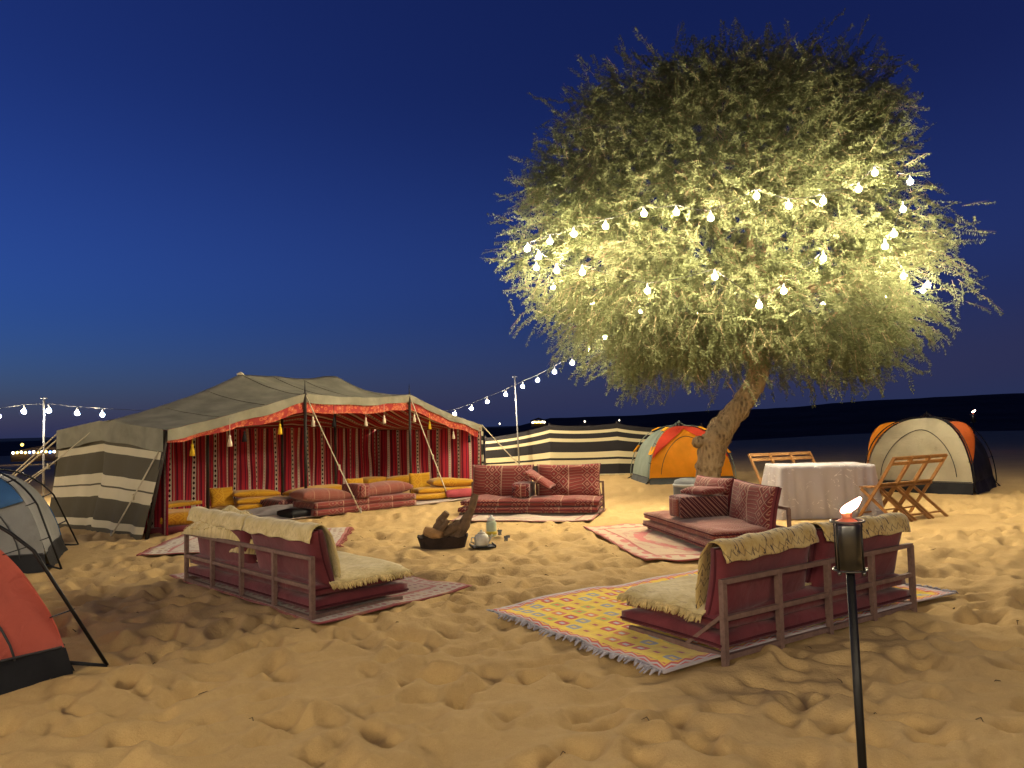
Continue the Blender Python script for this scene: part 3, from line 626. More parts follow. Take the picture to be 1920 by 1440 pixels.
def sofa(key, label, covers, seat_m, back_m, fl=None, brace=False, BW=.54):
    S = SOFA[key]; L = S['L']; root = thing('floor_sofa', label, 'sofa', (S['c'][0], S['c'][1], 0), R(S['th']), 'low iron framed sofas round the fire')
    D = .84; hb = .46
    xs = np.linspace(-L / 2, L / 2, 5)
    for i, x in enumerate(xs): MB().box((x, 0, hb / 2 - .03), (.035, .035, hb + .06)).build('post', ruddy, root)
    for z in (.02, .245, hb): MB().box((0, -.003, z), (L + .03, .03, .03)).build('rail', ruddy, root)
    for sx_ in (-1, 1):
        MB().box((sx_ * L / 2, -D * .5, .03), (.03, D - .04, .03)).build('side_rail', ruddy, root)
        if brace: MB().bar((sx_ * L / 2, -.01, .26), (sx_ * L / 2, -.30, .04), .022).build('brace', ruddy, root)
    for i in range(2):
        mt = add('mattress', pillow_mesh('mattress', L - .02 * i, D + .03 - .05 * i, .13, seat_m if i or covers != 'fleece' else maroon, .50, 6, .012, 24, 12, i + len(key), .038, .0), root, (random.uniform(-.02, .02), -D / 2 - .03, .035 + .105 * i), (0, 0, random.uniform(-.012, .012)), label='lower mattress' if i == 0 else 'upper mattress'); piping(L - .02 * i, D + .03 - .05 * i, .13 + .05 * (i * 2 - 1) * .5, .012, maroon_d, mt)
    # back cushions, leaning on the rails
    for sx_ in (-1, 1):
        me_ = pillow_mesh('back_cushion', L / 2 - .05, BW, .17, back_m, .42, 4, .06, 20, 14, 3 + sx_ + len(key), .055, 0, maroon)
        tilt = R(79 if sx_ > 0 else 76)
        o = add('back_cushion', me_, root, (sx_ * (L / 4 + .005), -.16, .215 + BW * .48), (tilt, R(random.uniform(-2, 2)), R(random.uniform(-4, 4))))
        o.location.y = -.045; piping(L / 2 - .05, BW, .17, .06, maroon_d, o)
        # cushion mesh is centred in x,y with bottom at z=0: bring its back plane to the frame
        if fl:
            # fleece over the front and the top, down a hand's breadth behind; local y is up, local z is front
            W, H = BW, .17; Lc = L / 2 - .05
            def cov(s, t, sx_=sx_):
                x = (s - .5) * (Lc + .005); q = t
                rg = .007 * w2(s * 11, t * 12, 5 + sx_); dip = .006 * math.sin(s * 21 + sx_)
                if q < .62: y = -W / 2 + .02 + (W - .04) * q / .62; z = H + .035 - .05 * (2 * y / W) ** 4 + rg
                elif q < .86:
                    a_ = (q - .62) / .24 * math.pi; y = W / 2 - .01 + math.sin(a_) * .06 + rg; z = H / 2 + math.cos(a_) * (H / 2 - .015)
                else: y = W / 2 - .01 - (.045 + .02 * w2(s * 7, 2, 8 + sx_)) * (q - .86) / .14; z = -.012 + .027 * (1 - (q - .86) / .14) ** 2
                return (x * (1 - .03 * (1 - (2 * y / W) ** 2)), y + dip, z)
            c = grid(cov, 30, 34, 'fleece_cover', fl, o, uvs=lambda s, t: (s * 1.0, t * .95), thick=.008)
    return root
sofa('near', 'low sofa on the yellow rug, its maroon back towards the torch', 'fleece', maroon, maroon, fleece_dk, True, .43)
sofa('west', 'low sofa heaped with cream fleeces before the striped tent end', 'fleece', maroon, maroon, fleece_pl, False, .43)
sofa('far', 'low red patterned sofa standing before the striped windbreak', 'kilim', kil_red, kil_red)
sofa('east', 'low red patterned sofa on the rose rug beside the cloth covered table', 'kilim', kil_rose, kil_red, None, False, .48)
def at_sofa(key, x, y, z=0.0):
    S = SOFA[key]; a = R(S['th']); return (S['c'][0] + x * math.cos(a) - y * math.sin(a), S['c'][1] + x * math.sin(a) + y * math.cos(a), z)
# fleeces lying on the seats
def fleece_on(key, label, mat, x0, x1, y0, y1, z, lump=.02, hang=True):
    root = thing('fleece_throw', label, 'throw', at_sofa(key, 0, 0, 0), R(SOFA[key]['th']), 'fleece throws')
    def fn(s, t):
        x, y = x0 + (x1 - x0) * s, y0 + (y1 - y0) * t; ed = min(1, 12 * min(t, s, 1 - s)); zz = z + lump * 2 * (w2(s * 8, t * 6, len(label)) + .25) - .05 * (1 - ed) ** 2 * (1 if hang else .2)
        return (x + .03 * w2(t * 9, s * 3, 2) * (1 if s < .1 or s > .9 else .2), y + .03 * w2(s * 11, 5, 3) * (t < .1), zz)
    g = grid(fn, 50, 24, 'pile', mat, root, uvs=lambda s, t: (s * (x1 - x0), t * .8), thick=.012)
    n = 520
    edge = [fn(s_, 0.0) for s_ in np.linspace(0, 1, 30)]; lock_fringe(root, edge, (0, -.6, -.7), n, fleece_edge)
    for s_, dx in ((0, -.6), (1, .6)): lock_fringe(root, [fn(s_, t_) for t_ in np.linspace(0, 1, 20)], (dx, 0, -.7), n // 2, fleece_edge)
    return root
fleece_on('near', 'cream fleece with dark zigzags over the seat of the nearest sofa', fleece_pl, -1.03, 1.04, -.90, -.16, .290, .012)
fleece_on('west', 'cream fleece over the seat of the sofa near the tent', fleece_pl, -1.17, 1.17, -.92, -.16, .290, .012)
# crumpled fleece heaped over the back of the west sofa (its far half)
def heap(label, cx, cy_, zc, w, d, h, seed, mat, key='west'):
    root = thing('fleece_throw', label, 'throw', at_sofa(key, cx, cy_, 0), R(SOFA[key]['th']) + .1 * seed, 'fleece throws')
    def fn(s, t):
        u, v = 2 * s - 1, 2 * t - 1; r_ = max(0, 1 - abs(u) ** 2.4) * max(0, 1 - abs(v) ** 2.4)
        z = zc - .08 + (h + .08) * r_ ** .5 + (.16 * (w2(s * 4.5, t * 4.5, seed)) + .07 * w2(s * 11, t * 11, seed + 3)) * r_
        return (u * w / 2 * (1 + .15 * w2(s * 6, t * 6, seed + 1)), v * d / 2 * (1 + .2 * w2(s * 5, t * 7, seed + 2)), z)
    grid(fn, 36, 30, 'pile', mat, root, uvs=lambda s, t: (s * w, t * d), thick=.01); tufts(fn, 500, root, .022); return root
heap('crumpled cream fleece piled on the back of the sofa by the tent', .62, -.16, .55, .95, .36, .14, 1, fleece_pl)
heap('smaller brown marked fleece bunched on the middle of the sofa by the tent', .10, -.34, .44, .55, .50, .16, 2, fleece)

def loose(name, label, cat, L, W, H, mat, loc, rot, grp=None, edge=.25, p=3.0, pinch=.06, seed=0, back=None, lump=.025):
    o = thing(name, label, cat, loc, 0, grp, pillow_mesh(name, L, W, H, mat, edge, p, pinch, 18, 12, seed, lump, 0, back)); o.rotation_euler = rot; return o
def bolster(label, loc, rz, L, W, H, body, end, grp='box armrests on the sofas'):
    """box armrest: padded block with framed end panel"""
    root = thing('armrest_bolster', label, 'armrest', loc, rz, grp)
    add('block', pillow_mesh('block', W, L, H, body, .86, 10, .0, 10, 16, 2, .012), root)
    for sg in (-1, 1):
        add('end_panel', pillow_mesh('end_panel', W * .66, H * .74, .035, end, .5, 6, .0, 8, 8, 3, .004), root, (0, sg * (L / 2 - .004) , H * .5), (R(90) * (1 if sg < 0 else -1), 0, 0), label='red patterned end panel')
    return root
bolster('dark box armrest with red end standing in the middle of the far sofa', at_sofa('far', -.13, -.47, .262), R(-11.5), .58, .27, .24, kil_dark, kil_red)
bolster('dark box armrest with orange end on the sofa by the rose rug', at_sofa('east', -.14, -.50, .262), R(-78), .60, .34, .27, kil_dark, kil_rose)
loose('folded_kilim_throw', 'folded red kilim slumped over the armrest of the far sofa', 'throw', .50, .42, .10, kil_red, at_sofa('far', .10, -.42, .50), (R(4), R(32), R(-14)), None, .3, 3, .05, 3)
loose('red_pillow', 'flat red pillow lying on the armrest beside the rose rug', 'pillow', .46, .36, .10, kil_red, at_sofa('east', -.14, -.42, .525), (R(3), R(-3), R(-70)), None, .3, 3, .06, 4)

# ------------------------------------------------------------------ floor seating before and inside the tent
rx = R(44.8); ra = (.71, .704); rn = (-.704, .71)
def row(x, y, z=0): return (-2.47 + ra[0] * x + rn[0] * y, 13.16 + ra[1] * x + rn[1] * y, z)
for i, lb in enumerate(('lowest red kilim floor mattress of the stack before the tent pole', 'upper red kilim floor mattress under the bolsters before the tent pole')):
    loose('floor_mattress', lb, 'mattress', 2.05, .72, .12, kil_red, row(.02 * i, .40 + .03 * i, .01 + .11 * i), (0, 0, rx), 'red floor mattresses', .75, 8, .01, i, None, .012)
loose('red_bolster', 'long rose bolster sagging at the tent pole end of the mattresses', 'bolster', 1.0, .42, .24, kil_rose, row(-.72, .34, .20), (R(3), R(5), rx + .06), 'bolsters on the red mattresses', .2, 2.6, .05, 5)
loose('red_bolster', 'long rose bolster at the far end of the mattresses', 'bolster', .98, .42, .24, kil_rose, row(.58, .40, .215), (R(2), R(-3), rx - .03), 'bolsters on the red mattresses', .22, 2.6, .05, 6)
bolster('red and cream box armrest between the two rose bolsters', row(-.08, .30, .225), rx, .50, .24, .26, kil_red, kil_red, 'box armrests in the tent')
loose('black_cushion', 'black floor cushion pushed under the mattress end at the tent pole', 'cushion', .42, .5, .15, black_cloth, row(-1.15, .42, .0), (0, 0, rx), None, .4, 4, .03, 2)
Y = 'mustard cushions in and before the tent'
yc = [('mustard floor cushion by the tent doorway at the grey end wall', .62, .55, .20, (-4.78, 11.15, .12), (R(4), 0, R(25)), .35),
      ('thin long mustard mattress along the lining wall at the left', 1.3, .5, .08, (-6.0, 13.1, .16), (0, 0, R(64)), .7),
      ('mustard cushion standing upright against the striped lining', .42, .36, .14, (-5.35, 14.05, .22), (R(70), 0, R(40)), .3),
      ('plump mustard cushion on top of the stack beside the thin dark pole', .85, .5, .14, (-4.85, 14.35, .20), (0, R(2), R(35)), .25),
      ('middle mustard cushion of the stack beside the thin dark pole', .95, .55, .11, (-4.7, 14.3, .10), (0, 0, R(30)), .4),
      ('lowest mustard cushion of the stack beside the thin dark pole', .95, .55, .11, (-4.7, 14.25, .0), (0, 0, R(33)), .5),
      ('long mustard cushion lying behind the sagging rose bolster', 1.2, .45, .15, (-3.66, 14.35, .22), (0, R(-2), R(50)), .25),
      ('mustard cushion upright by the inner tent pole', .36, .36, .14, (-3.15, 15.15, .26), (R(72), 0, R(42)), .3),
      ('mustard cushion in the dark far corner of the tent', .8, .45, .18, (-3.35, 18.2, .10), (0, 0, R(60)), .3),
      ('mustard cushion beside the far end wall of the tent', 1.0, .45, .18, (-2.5, 18.1, .12), (0, 0, R(10)), .3),
      ('upright mustard cushion at the far front pole of the tent', .45, .42, .15, (-1.95, 15.75, .27), (R(76), 0, R(30)), .3),
      ('plump mustard cushion on top at the right end of the tent', .95, .5, .18, (-1.25, 15.55, .21), (0, R(2), R(20)), .15),
      ('flat mustard mattress under the plump cushion at the right', 1.1, .55, .11, (-1.45, 15.35, .12), (0, 0, R(22)), .45),
      ('lowest mustard mattress at the right end of the tent', 1.0, .55, .11, (-1.6, 15.15, .02), (0, 0, R(25)), .5)]
loose('dark_mattress', 'dark red mattress under the mustard cushion at the grey end wall', 'mattress', .85, .6, .12, maroon, (-4.8, 11.15, .0), (0, 0, R(20)), None, .7, 6, .02, 3)
loose('dark_mattress', 'dark red mattress along the striped lining behind the tent pole', 'mattress', 2.2, .6, .20, kil_dark, (-3.75, 14.75, .0), (0, 0, R(52)), None, .7, 6, .02, 4)
for i, (lb, L_, W_, H_, lc, rt, ed) in enumerate(yc): loose('mustard_cushion', lb, 'cushion', L_, W_, H_, yellow_m, lc, rt, Y, ed, 3.5, .05, i)
loose('pink_mattress', 'folded dull pink mattress at the right end of the tent', 'mattress', .75, .55, .15, cloth('dull_pink', (.38, .07, .085), .25), (-1.02, 15.25, .04), (0, 0, R(15)), None, .6, 6, .02, 3)
loose('grey_blanket', 'rumpled grey blanket left on the sand beside the red mattresses', 'blanket', 1.1, .7, .10, cloth('grey_wool', (.30, .27, .27), .3), (-4.05, 13.1, .0), (0, 0, R(30)), None, .3, 3, .08, 9, None, .09)

# ------------------------------------------------------------------ fire pit, firewood, tea things
iron = plain('sooty_iron', (.035, .022, .018), .8, .3, .5, 25, .6, .006)
pit = thing('fire_tray', 'low sooty iron fire tray full of firewood on the sand', 'fire pit', (-.87, 9.25, -.01), R(6))
mb = MB(); prof = []
n = 14
def tray(a, z, k_): # rounded oblong
    c, s_ = math.cos(a), math.sin(a); return (.34 * k_ * abs(c) ** .6 * (1 if c > 0 else -1), .22 * k_ * abs(s_) ** .6 * (1 if s_ > 0 else -1), z)
rings = [(0, .88), (.14, 1.0), (.152, 1.02), (.152, .96), (.05, .84)]
vs, fs = [], []
for z, k_ in rings: vs += [tray(2 * math.pi * j / 28, z + (.012 * math.sin(j * 2.1) if z > .1 else 0), k_) for j in range(28)]
for i in range(len(rings) - 1):
    for j in range(28): a, b = i * 28 + j, i * 28 + (j + 1) % 28; fs.append((a, b, b + 28, a + 28))
fs.append(tuple(range(28))[::-1]); fs.append(tuple(range(4 * 28, 5 * 28)))
add('tray', mesh('tray', vs, fs, None, False, (iron,)), pit)
MB().box((0, 0, .055), (.5, .28, .03)).build('ash_bed', plain('ash', (.08, .07, .065), 1, 0, .5, 40, .8, .01), pit); pit.scale = (.88, .88, .88)
bark_l = plain('firewood_bark', (.15, .095, .055), .95, 0, .5, 14, 1.0, .02)
logs = [('long forked bleached branch leaning far out of the fire tray', [(-.72, 9.2, .08), (-.62, 9.25, .25), (-.52, 9.28, .42), (-.47, 9.3, .60)], [.085, .07, .05, .04]),
        ('thick stub of firewood at the right side of the tray', [(-.98, 9.22, .10), (-.80, 9.2, .19), (-.66, 9.22, .24)], [.06, .075, .06]),
        ('split log pointing up from the middle of the fire tray', [(-.98, 9.2, .12), (-.90, 9.22, .28), (-.82, 9.24, .40)], [.05, .06, .035]),
        ('broken stick propped against the split log', [(-.95, 9.12, .13), (-.87, 9.12, .22), (-.79, 9.15, .31)], [.035, .04, .025]),
        ('short sawn brown block lying at the left of the fire tray', [(-1.08, 9.12, .21), (-.98, 9.1, .17), (-.86, 9.1, .14)], [.055, .06, .055])]
for lb, pts, rr in logs:
    o = thing('firewood_log', lb, 'firewood', pts[0], 0, 'firewood in the tray')
    b = Vector(pts[0]); P2 = []; R2 = []
    for t_ in np.linspace(0, len(pts) - 1, 10):
        j = min(int(t_), len(pts) - 2); q = Vector(pts[j]).lerp(Vector(pts[j + 1]), t_ - j) - b; P2.append(q + Vector((random.uniform(-.008, .008), random.uniform(-.008, .008), 0))); R2.append((rr[j] + (rr[j + 1] - rr[j]) * (t_ - j)) * random.uniform(.85, 1.12))
    MB().tube(P2, R2, 9).build('wood', bark_l if 'sawn' not in lb else plain('sawn_wood', (.30, .17, .07), .9, 0, .3, 15, .4), o, False)
    if 'forked' in lb: MB().tube([P2[3], P2[3] + Vector((-.10, -.02, .03)), P2[3] + Vector((-.16, -.05, -.02))], [.05, .035, .012], 7).build('side_branch', bark_l, o, False)
tin = plain('enamel_tin', (.50, .48, .42), .6, .15, .35, 12, .15, .003, .5)
tray_ = thing('tea_tray', 'dark flat tray with tea things on the sand', 'tray', (-.39, 9.08, .004), R(12)); MB().box((0, 0, .008), (.27, .24, .012)).box((.135, 0, .02), (.01, .24, .03)).box((-.135, 0, .02), (.01, .24, .03)).build('plate', black_iron, tray_)
kt = thing('kettle', 'dented pale metal teapot standing on the dark tray', 'kettle', (-.40, 9.06, .021), R(20))
kt.scale = (.78, .78, .85)
MB().lathe([(.085, 0), (.105, .02), (.108, .10), (.095, .145), (.06, .165)], n=20).build('body', tin, kt, True)
MB().lathe([(.062, 0), (.055, .02), (.015, .03), (.018, .05), (.006, .058)], (0, 0, .164), 14).build('lid', tin, kt, True)
MB().tube([(.09, 0, .05), (.14, 0, .09), (.17, 0, .15)], [.024, .016, .011], 8).build('spout', tin, kt, True)
MB().tube([(-.10, 0, .12), (-.155, 0, .12), (-.165, 0, .06), (-.105, 0, .035)], .010, 6).build('handle', tin, kt, True)
fl_ = thing('vacuum_flask', 'pale green and white vacuum flask behind the teapot', 'flask', (-.31, 9.95, .0))
MB().lathe([(.062, 0), (.066, .02), (.066, .17), (.05, .205)], n=18).build('body', plain('flask_green', (.42, .50, .36), .35, 0, .15, 10, .05), fl_, True)
MB().lathe([(.05, 0), (.046, .03), (.022, .045), (.02, .065), (.005, .07)], (0, 0, .204), 14).build('cap', plain('flask_white', (.7, .7, .66), .4, 0, .1), fl_, True)
MB().lathe([(.068, .03), (.0685, .05), (.068, .07)], n=18).build('band', plain('flask_band', (.55, .45, .06), .5, 0, .1), fl_, True)
gls = NT('tea_glass'); glm = gls.done(gls.n('BsdfPrincipled', {'Base Color': (.9, .9, .88, 1), 'Roughness': .08, 'Transmission Weight': .85, 'IOR': 1.45}).outputs[0])
for i, (x, y, lb) in enumerate(((-.20, 9.75, 'small tea glass nearest the flask'), (-.10, 9.80, 'small tea glass on the sand beyond the flask'), (-.12, 9.60, 'small tea glass nearest the teapot'))):
    g = thing('tea_glass', lb, 'glass', (x, y, sz(x, y)), 0, 'tea glasses'); MB().lathe([(.02, 0), (.024, .01), (.022, .03), (.03, .065), (.027, .065), (.019, .03), (.018, .012)], n=12).build('glass', glm, g, True)

# ------------------------------------------------------------------ dome tents
zip_m = cloth('zip_tape', (.05, .05, .055), .2)
def dome(label, cx, cy_, th, a, b, h, mats, skirt_m, fly=None, fly_m=None, tabs=None, pole_m=None, foot=.16, fly_side=0, skirt_h=.12, ze=.92, pout=.05):
    root = thing('dome_tent', label, 'tent', (cx, cy_, 0), R(th), 'camping tents')
    C = [(-a, -b), (a, -b), (a, b), (-a, b)]
    def arc(i, q, out=0.0):
        r_ = math.cos(q * math.pi / 2) ** .82; z = h * math.sin(q * math.pi / 2) ** ze; x, y = C[i]; l = math.hypot(x, y)
        return Vector((x * r_ + x / l * out, y * r_ + y / l * out, z + out * .3))
    def surf(i, s, q, out=0.0, wr=1.0):
        p = arc(i, q).lerp(arc((i + 1) % 4, q), s); nx, ny = ((C[i][0] + C[(i + 1) % 4][0]) / 2, (C[i][1] + C[(i + 1) % 4][1]) / 2); l = math.hypot(nx, ny)
        o = out - .05 * 4 * s * (1 - s) * math.sin(q * math.pi) + .034 * wr * w2(s * 6 + q * 4, q * 5 - s * 3, i + int(cx)) + .012 * wr * math.sin((s - q) * 26) * (1 - q) * w2(s * 5, q * 5, 9)
        return p + Vector((nx / l * o, ny / l * o, 0))
    q0 = math.asin((skirt_h / h) ** (1 / ze)) * 2 / math.pi
    for i in range(4):
        grid(lambda s, t, i=i: surf(i, s, q0 + (1 - q0) * t * .995), 26, 30, 'fabric_panel', mats[i], root, smooth=True)
        def sk(s, t, i=i):
            p = surf(i, s, q0 * t, .0); nx, ny = ((C[i][0] + C[(i + 1) % 4][0]) / 2, (C[i][1] + C[(i + 1) % 4][1]) / 2); l = math.hypot(nx, ny); o = .05 * (1 - t) + .02 * w2(s * 12, t * 3, 2 + i) + .004
            return Vector((p.x + nx / l * o, p.y + ny / l * o, p.z - .02 * (1 - t)))
        grid(sk, 24, 5, 'skirt', skirt_m, root)
    pm = pole_m or black_iron
    for i in range(4):
        o = MB().tube(([Vector((C[i][0] + C[i][0] / math.hypot(*C[i]) * foot, C[i][1] + C[i][1] / math.hypot(*C[i]) * foot, .01)), arc(i, .48, .13)] + [arc(i, q, .13 - .08 * (q - .5) * 2) for q in np.linspace(.56, .97, 9)] if pout > .06 else [arc(i, q, pout + .03 * math.sin(q * math.pi)) for q in np.linspace(.03, .97, 16)]), .011, 6).build('pole', pm, root, True)
        x, y = C[i]; l = math.hypot(x, y); p = arc(i, .05, .0)
        MB().tube([p, Vector((x + x / l * foot, y + y / l * foot, .01))], .010, 6).tube([Vector((x, y, .05)), Vector((x + x / l * foot, y + y / l * foot, .01))], .008, 5).build('corner_strap', black_cloth, o, True)
        for q in (.25, .5, .72):
            MB().bar(arc(i, q, -.01), arc(i, q, .12 if pout > .06 else pout + .035), .03, .006).build('clip_strap', black_cloth, o)
        if tabs and i in tabs:
            for q, sg in ((.40, 1), (.78, 1)):
                c = arc(i, q, .07); rot = Matrix.Rotation(math.atan2(C[i][1], C[i][0]), 3, 'Z') @ Matrix.Rotation(R(-40 if q < .5 else -70), 3, 'Y')
                MB().box(c, (.02, .10, .22), rot).build('yellow_tab', tabs[i], root)
    hub = MB().tube([(0, 0, h + .0), (0, 0, h + .13)], .014, 6)
    for i in range(4): hub.tube([(0, 0, h + .11), arc(i, .97, .05)], .008, 5)
    hub.build('hub', pm, root, True)
    zp = [surf(0, .5 + .36 * math.cos(a_), .12 + .50 * math.sin(a_), .012) for a_ in np.linspace(0, math.pi, 26)]
    MB().tube(zp, .007, 5).build('door_zip', zip_m, root, True)
    for i in range(4): MB().tube([surf(i, s_, q0 + .006, .012) for s_ in np.linspace(.01, .99, 24)], .008, 5).build('hem_tape', zip_m, root, True)
    if fly:
        def fl2(s, t):
            q = fly(s); q = q + (.985 - q) * t; return surf(fly_side, s, q, .035 + .02 * (1 - t), .4)
        grid(fl2, 28, 14, 'rain_fly', fly_m, root, thick=.004, label='bright rain fly over the door')
    return root
orange = cloth('orange_nylon', (.88, .32, .014), .12, .25, .55, 500, 0, .8); redf = cloth('red_nylon', (.72, .075, .035), .12, .25, .55, 500, 0, .8); sage = cloth('sage_nylon', (.20, .24, .20), .15, .15, .6, 500, 0, .8)
beige = cloth('beige_nylon', (.52, .46, .32), .10, .2, .6, 500, 0, .8); rust = cloth('rust_nylon', (.50, .10, .015), .15, .2, .6, 500, 0, .8); navy = cloth('navy_nylon', (.02, .04, .11), .15, .1, .6, 500, 0, .8); blue = cloth('blue_nylon', (.05, .14, .33), .15, .15, .6, 500, 0, .8); coral = cloth('coral_nylon', (.56, .125, .09), .12, .2, .55, 500, 0, .8)
greyt = cloth('grey_nylon', (.27, .27, .26), .15, .15, .6, 500, 0, .8); greyskirt = cloth('grey_skirt', (.06, .065, .065), .3, 0, .6); yel_tab = cloth('yellow_tab_nylon', (.80, .36, .02), .1)
dome('orange dome tent with red fly and sage sides behind the tree trunk', 4.0, 18.55, 3, .98, .92, 1.30, [orange, sage, sage, sage], greyskirt, lambda s: .30 + .52 * (1 - abs(2 * s - 1)) ** .9, redf, {0: yel_tab, 1: yel_tab, 3: yel_tab}, sage, .14, 0, .12, 1.08)
dome('beige dome tent with rust coloured edges beyond the folding chairs', 8.05, 14.95, -42, .90, .88, 1.36, [beige, black_cloth, rust, rust], black_cloth, None, None, None, None, .12, 0, .19)
dome('coral red dome tent with black skirt cut off by the left picture edge', -4.12, 4.45, 57, 1.0, 1.0, 1.12, [coral, coral, navy, navy], black_cloth, lambda s: .62 + .06 * abs(2 * s - 1), navy, None, black_iron, .22, 0, .14, 1.28, .10)
dome('grey and blue dome tent just behind the coral one', -6.15, 8.72, 25, .84, .84, 1.05, [greyt, greyt, blue, greyt], black_cloth, lambda s: .42 + .12 * abs(2 * s - 1), blue, None, black_iron, .22, 0, .16, 1.28, .08)
# rust coloured edge strips along the front arcs of the beige tent are sewn sleeves
bt = [o for o in COL.objects if o.get('label', '').startswith('beige dome')][0]
for i, (sx_, sy) in enumerate(((-1, -1), (1, -1))):
    def slv(s, t, sx_=sx_):
        q = .22 + .62 * t; r_ = math.cos(q * math.pi / 2) ** .82; z = 1.36 * math.sin(q * math.pi / 2) ** .92; wdt = .36 * math.sin(math.pi * min(1, t * 1.1 + .05)) * s
        return (sx_ * .90 * r_ + sx_ * (.02 + wdt * .35), -.88 * r_ + .02 + wdt * .55, z + .02 + wdt * .45)
    grid(slv, 5, 18, 'pole_sleeve', rust if sx_ > 0 else orange, bt, thick=.004)

# ------------------------------------------------------------------ table with sheer cloth
tx, ty, tth = 4.47, 11.34, R(-4)
tb = thing('folding_table', 'rectangular table hidden under a sheer white cloth', 'table', (tx, ty, 0), tth)
wood = plain('folding_wood', (.30, .145, .045), .6, 0, .35, 18, .3, .004)
MB().box((0, 0, .715), (1.28, .76, .03)).build('table_top', wood, tb)
for sx_ in (-1, 1):
    for sy in (-1, 1): MB().box((sx_ * .56, sy * .32, .345), (.045, .045, .72)).build('leg', wood, tb)
k = NT('sheer_cloth'); uv, u, v = k.uv(); v_ = k.obj()
nz = k.noise(k.n('Mapping', {0: uv, 'Scale': (2.2, 2.6, 1)}).outputs[0], 1.0, 2, .5, 2.5); nf = k.noise(k.n('Mapping', {0: uv, 'Scale': (18, 18, 1)}).outputs[0], 1.0, 2)
emb = k.math('MULTIPLY', k.math('LESS_THAN', k.math('ABSOLUTE', k.math('SUBTRACT', nz.outputs[0], .56)), .010), k.math('GREATER_THAN', nf.outputs[0], .52))
col = k.mix(emb, (.60, .58, .62), (.88, .87, .86))
dif = k.principled(col, .75, None, 0, .25); tr = k.n('BsdfTranslucent', {0: (.6, .57, .6)}); tp = k.n('BsdfTransparent')
s1 = k.n('MixShader', {0: .3, 1: dif, 2: tr.outputs[0]}); s2 = k.n('MixShader', {0: k.math('MULTIPLY', k.math('SUBTRACT', 1.0, emb), .16), 1: s1.outputs[0], 2: tp.outputs[0]})
sheer = k.done(s2.outputs[0])
tc_ = thing('tablecloth', 'sheer white embroidered cloth falling to the sand over the table', 'tablecloth', (tx, ty, 0), tth)
def perim(s):
    hx, hy = .66, .40; per = 4 * (hx + hy); d = s * per
    if d < 2 * hx: return (-hx + d, -hy), (0, -1), d
    d -= 2 * hx
    if d < 2 * hy: return (hx, -hy + d), (1, 0), d
    d -= 2 * hy
    if d < 2 * hx: return (hx - d, hy), (0, 1), d
    d -= 2 * hx; return (-hx, hy - d), (-1, 0), d
def clo(s, t):
    (x, y), (nx, ny), d = perim(s); l = math.hypot(x / .66, y / .40); cr = max(0, (abs(x) / .66 + abs(y) / .40 - 1.55) / .45)
    if t < .2:
        q = t / .2; return (x * q, y * q, .742 + .003 * math.sin(s * 40) * q - .006 * max(0, q - .9) * 10)
    q = (t - .2) / .8; fo = (.030 * math.sin(s * 150 + 3 * math.sin(s * 23)) + .055 * w2(s * 42, 1, 2)) * q ** .6 + .05 * q; sx_ = x / abs(x) if abs(x) > .6 else 0; sy = y / abs(y) if abs(y) > .36 else 0
    ox, oy = nx * fo + cr * q * .07 * sx_, ny * fo + cr * q * .07 * sy
    return (x + ox, y + oy, .736 - .735 * q + .012 * max(0, q - .93) * 10 * w2(s * 40, 2))
vs, uvv, fs = [], [], []
nu, nv = 240, 22
for j in range(nv + 1):
    for i in range(nu): vs.append(clo(i / nu, .02 + .98 * j / nv)); uvv.append((i / nu * 4.2, j / nv))
for j in range(nv):
    for i in range(nu): a, b = j * nu + i, j * nu + (i + 1) % nu; fs.append((a, b, b + nu, a + nu))
fs.append(tuple(range(nu))[::-1])
add('drape', mesh('drape', vs, fs, uvv, True, (sheer,)), tc_)

# ------------------------------------------------------------------ folding chairs
def chair(label, x, y, th, grp):
    root = thing('folding_chair', label, 'chair', (x, y, -.01), th, grp); w = .19
    for sx_ in (-1, 1):
        MB().bar((sx_ * w, -.26, .0), (sx_ * w, .06, .45), .022, .04).bar((sx_ * w, .06, .45), (sx_ * w, .34, .87), .022, .04).build('stile', wood, root)
        MB().bar((sx_ * (w - .026), .32, .0), (sx_ * (w - .026), -.20, .43), .022, .038).build('leg', wood, root)
    for i, yy in enumerate(np.linspace(-.20, .10, 6)): MB().box((0, yy, .452 + .004 * (i % 2)), (2 * w - .03, .045, .016)).build('seat_slat', wood, root)
    for f in (.97, .80, .10):
        p = Vector((0, .06, .45)).lerp(Vector((0, .34, .87)), f); MB().box(p, (2 * w, .016, .052), Matrix.Rotation(R(-33), 3, 'X')).build('back_slat', wood, root)
    MB().bar((-w, .24, .07), (w, .24, .07), .02).build('stretcher', wood, root); MB().bar((-w, -.19, .10), (w, -.19, .10), .02).build('stretcher', wood, root)
    return root
for (x, y, lb) in ((5.06, 10.66, 'folding wooden chair nearest the torch, first of the right hand three'), (5.41, 10.86, 'middle folding wooden chair of the three beside the beige tent'), (5.76, 11.06, 'outermost folding wooden chair nearest the beige tent')): chair(lb, x, y, R(210), 'folding chairs at the table')
for (x, y, lb) in ((4.03, 12.02, 'folding wooden chair behind the table, nearest the tree trunk'), (4.39, 12.12, 'middle folding wooden chair of the three behind the table'), (4.75, 12.22, 'folding wooden chair behind the table, farthest from the tree trunk')): chair(lb, x, y, R(17), 'folding chairs at the table')

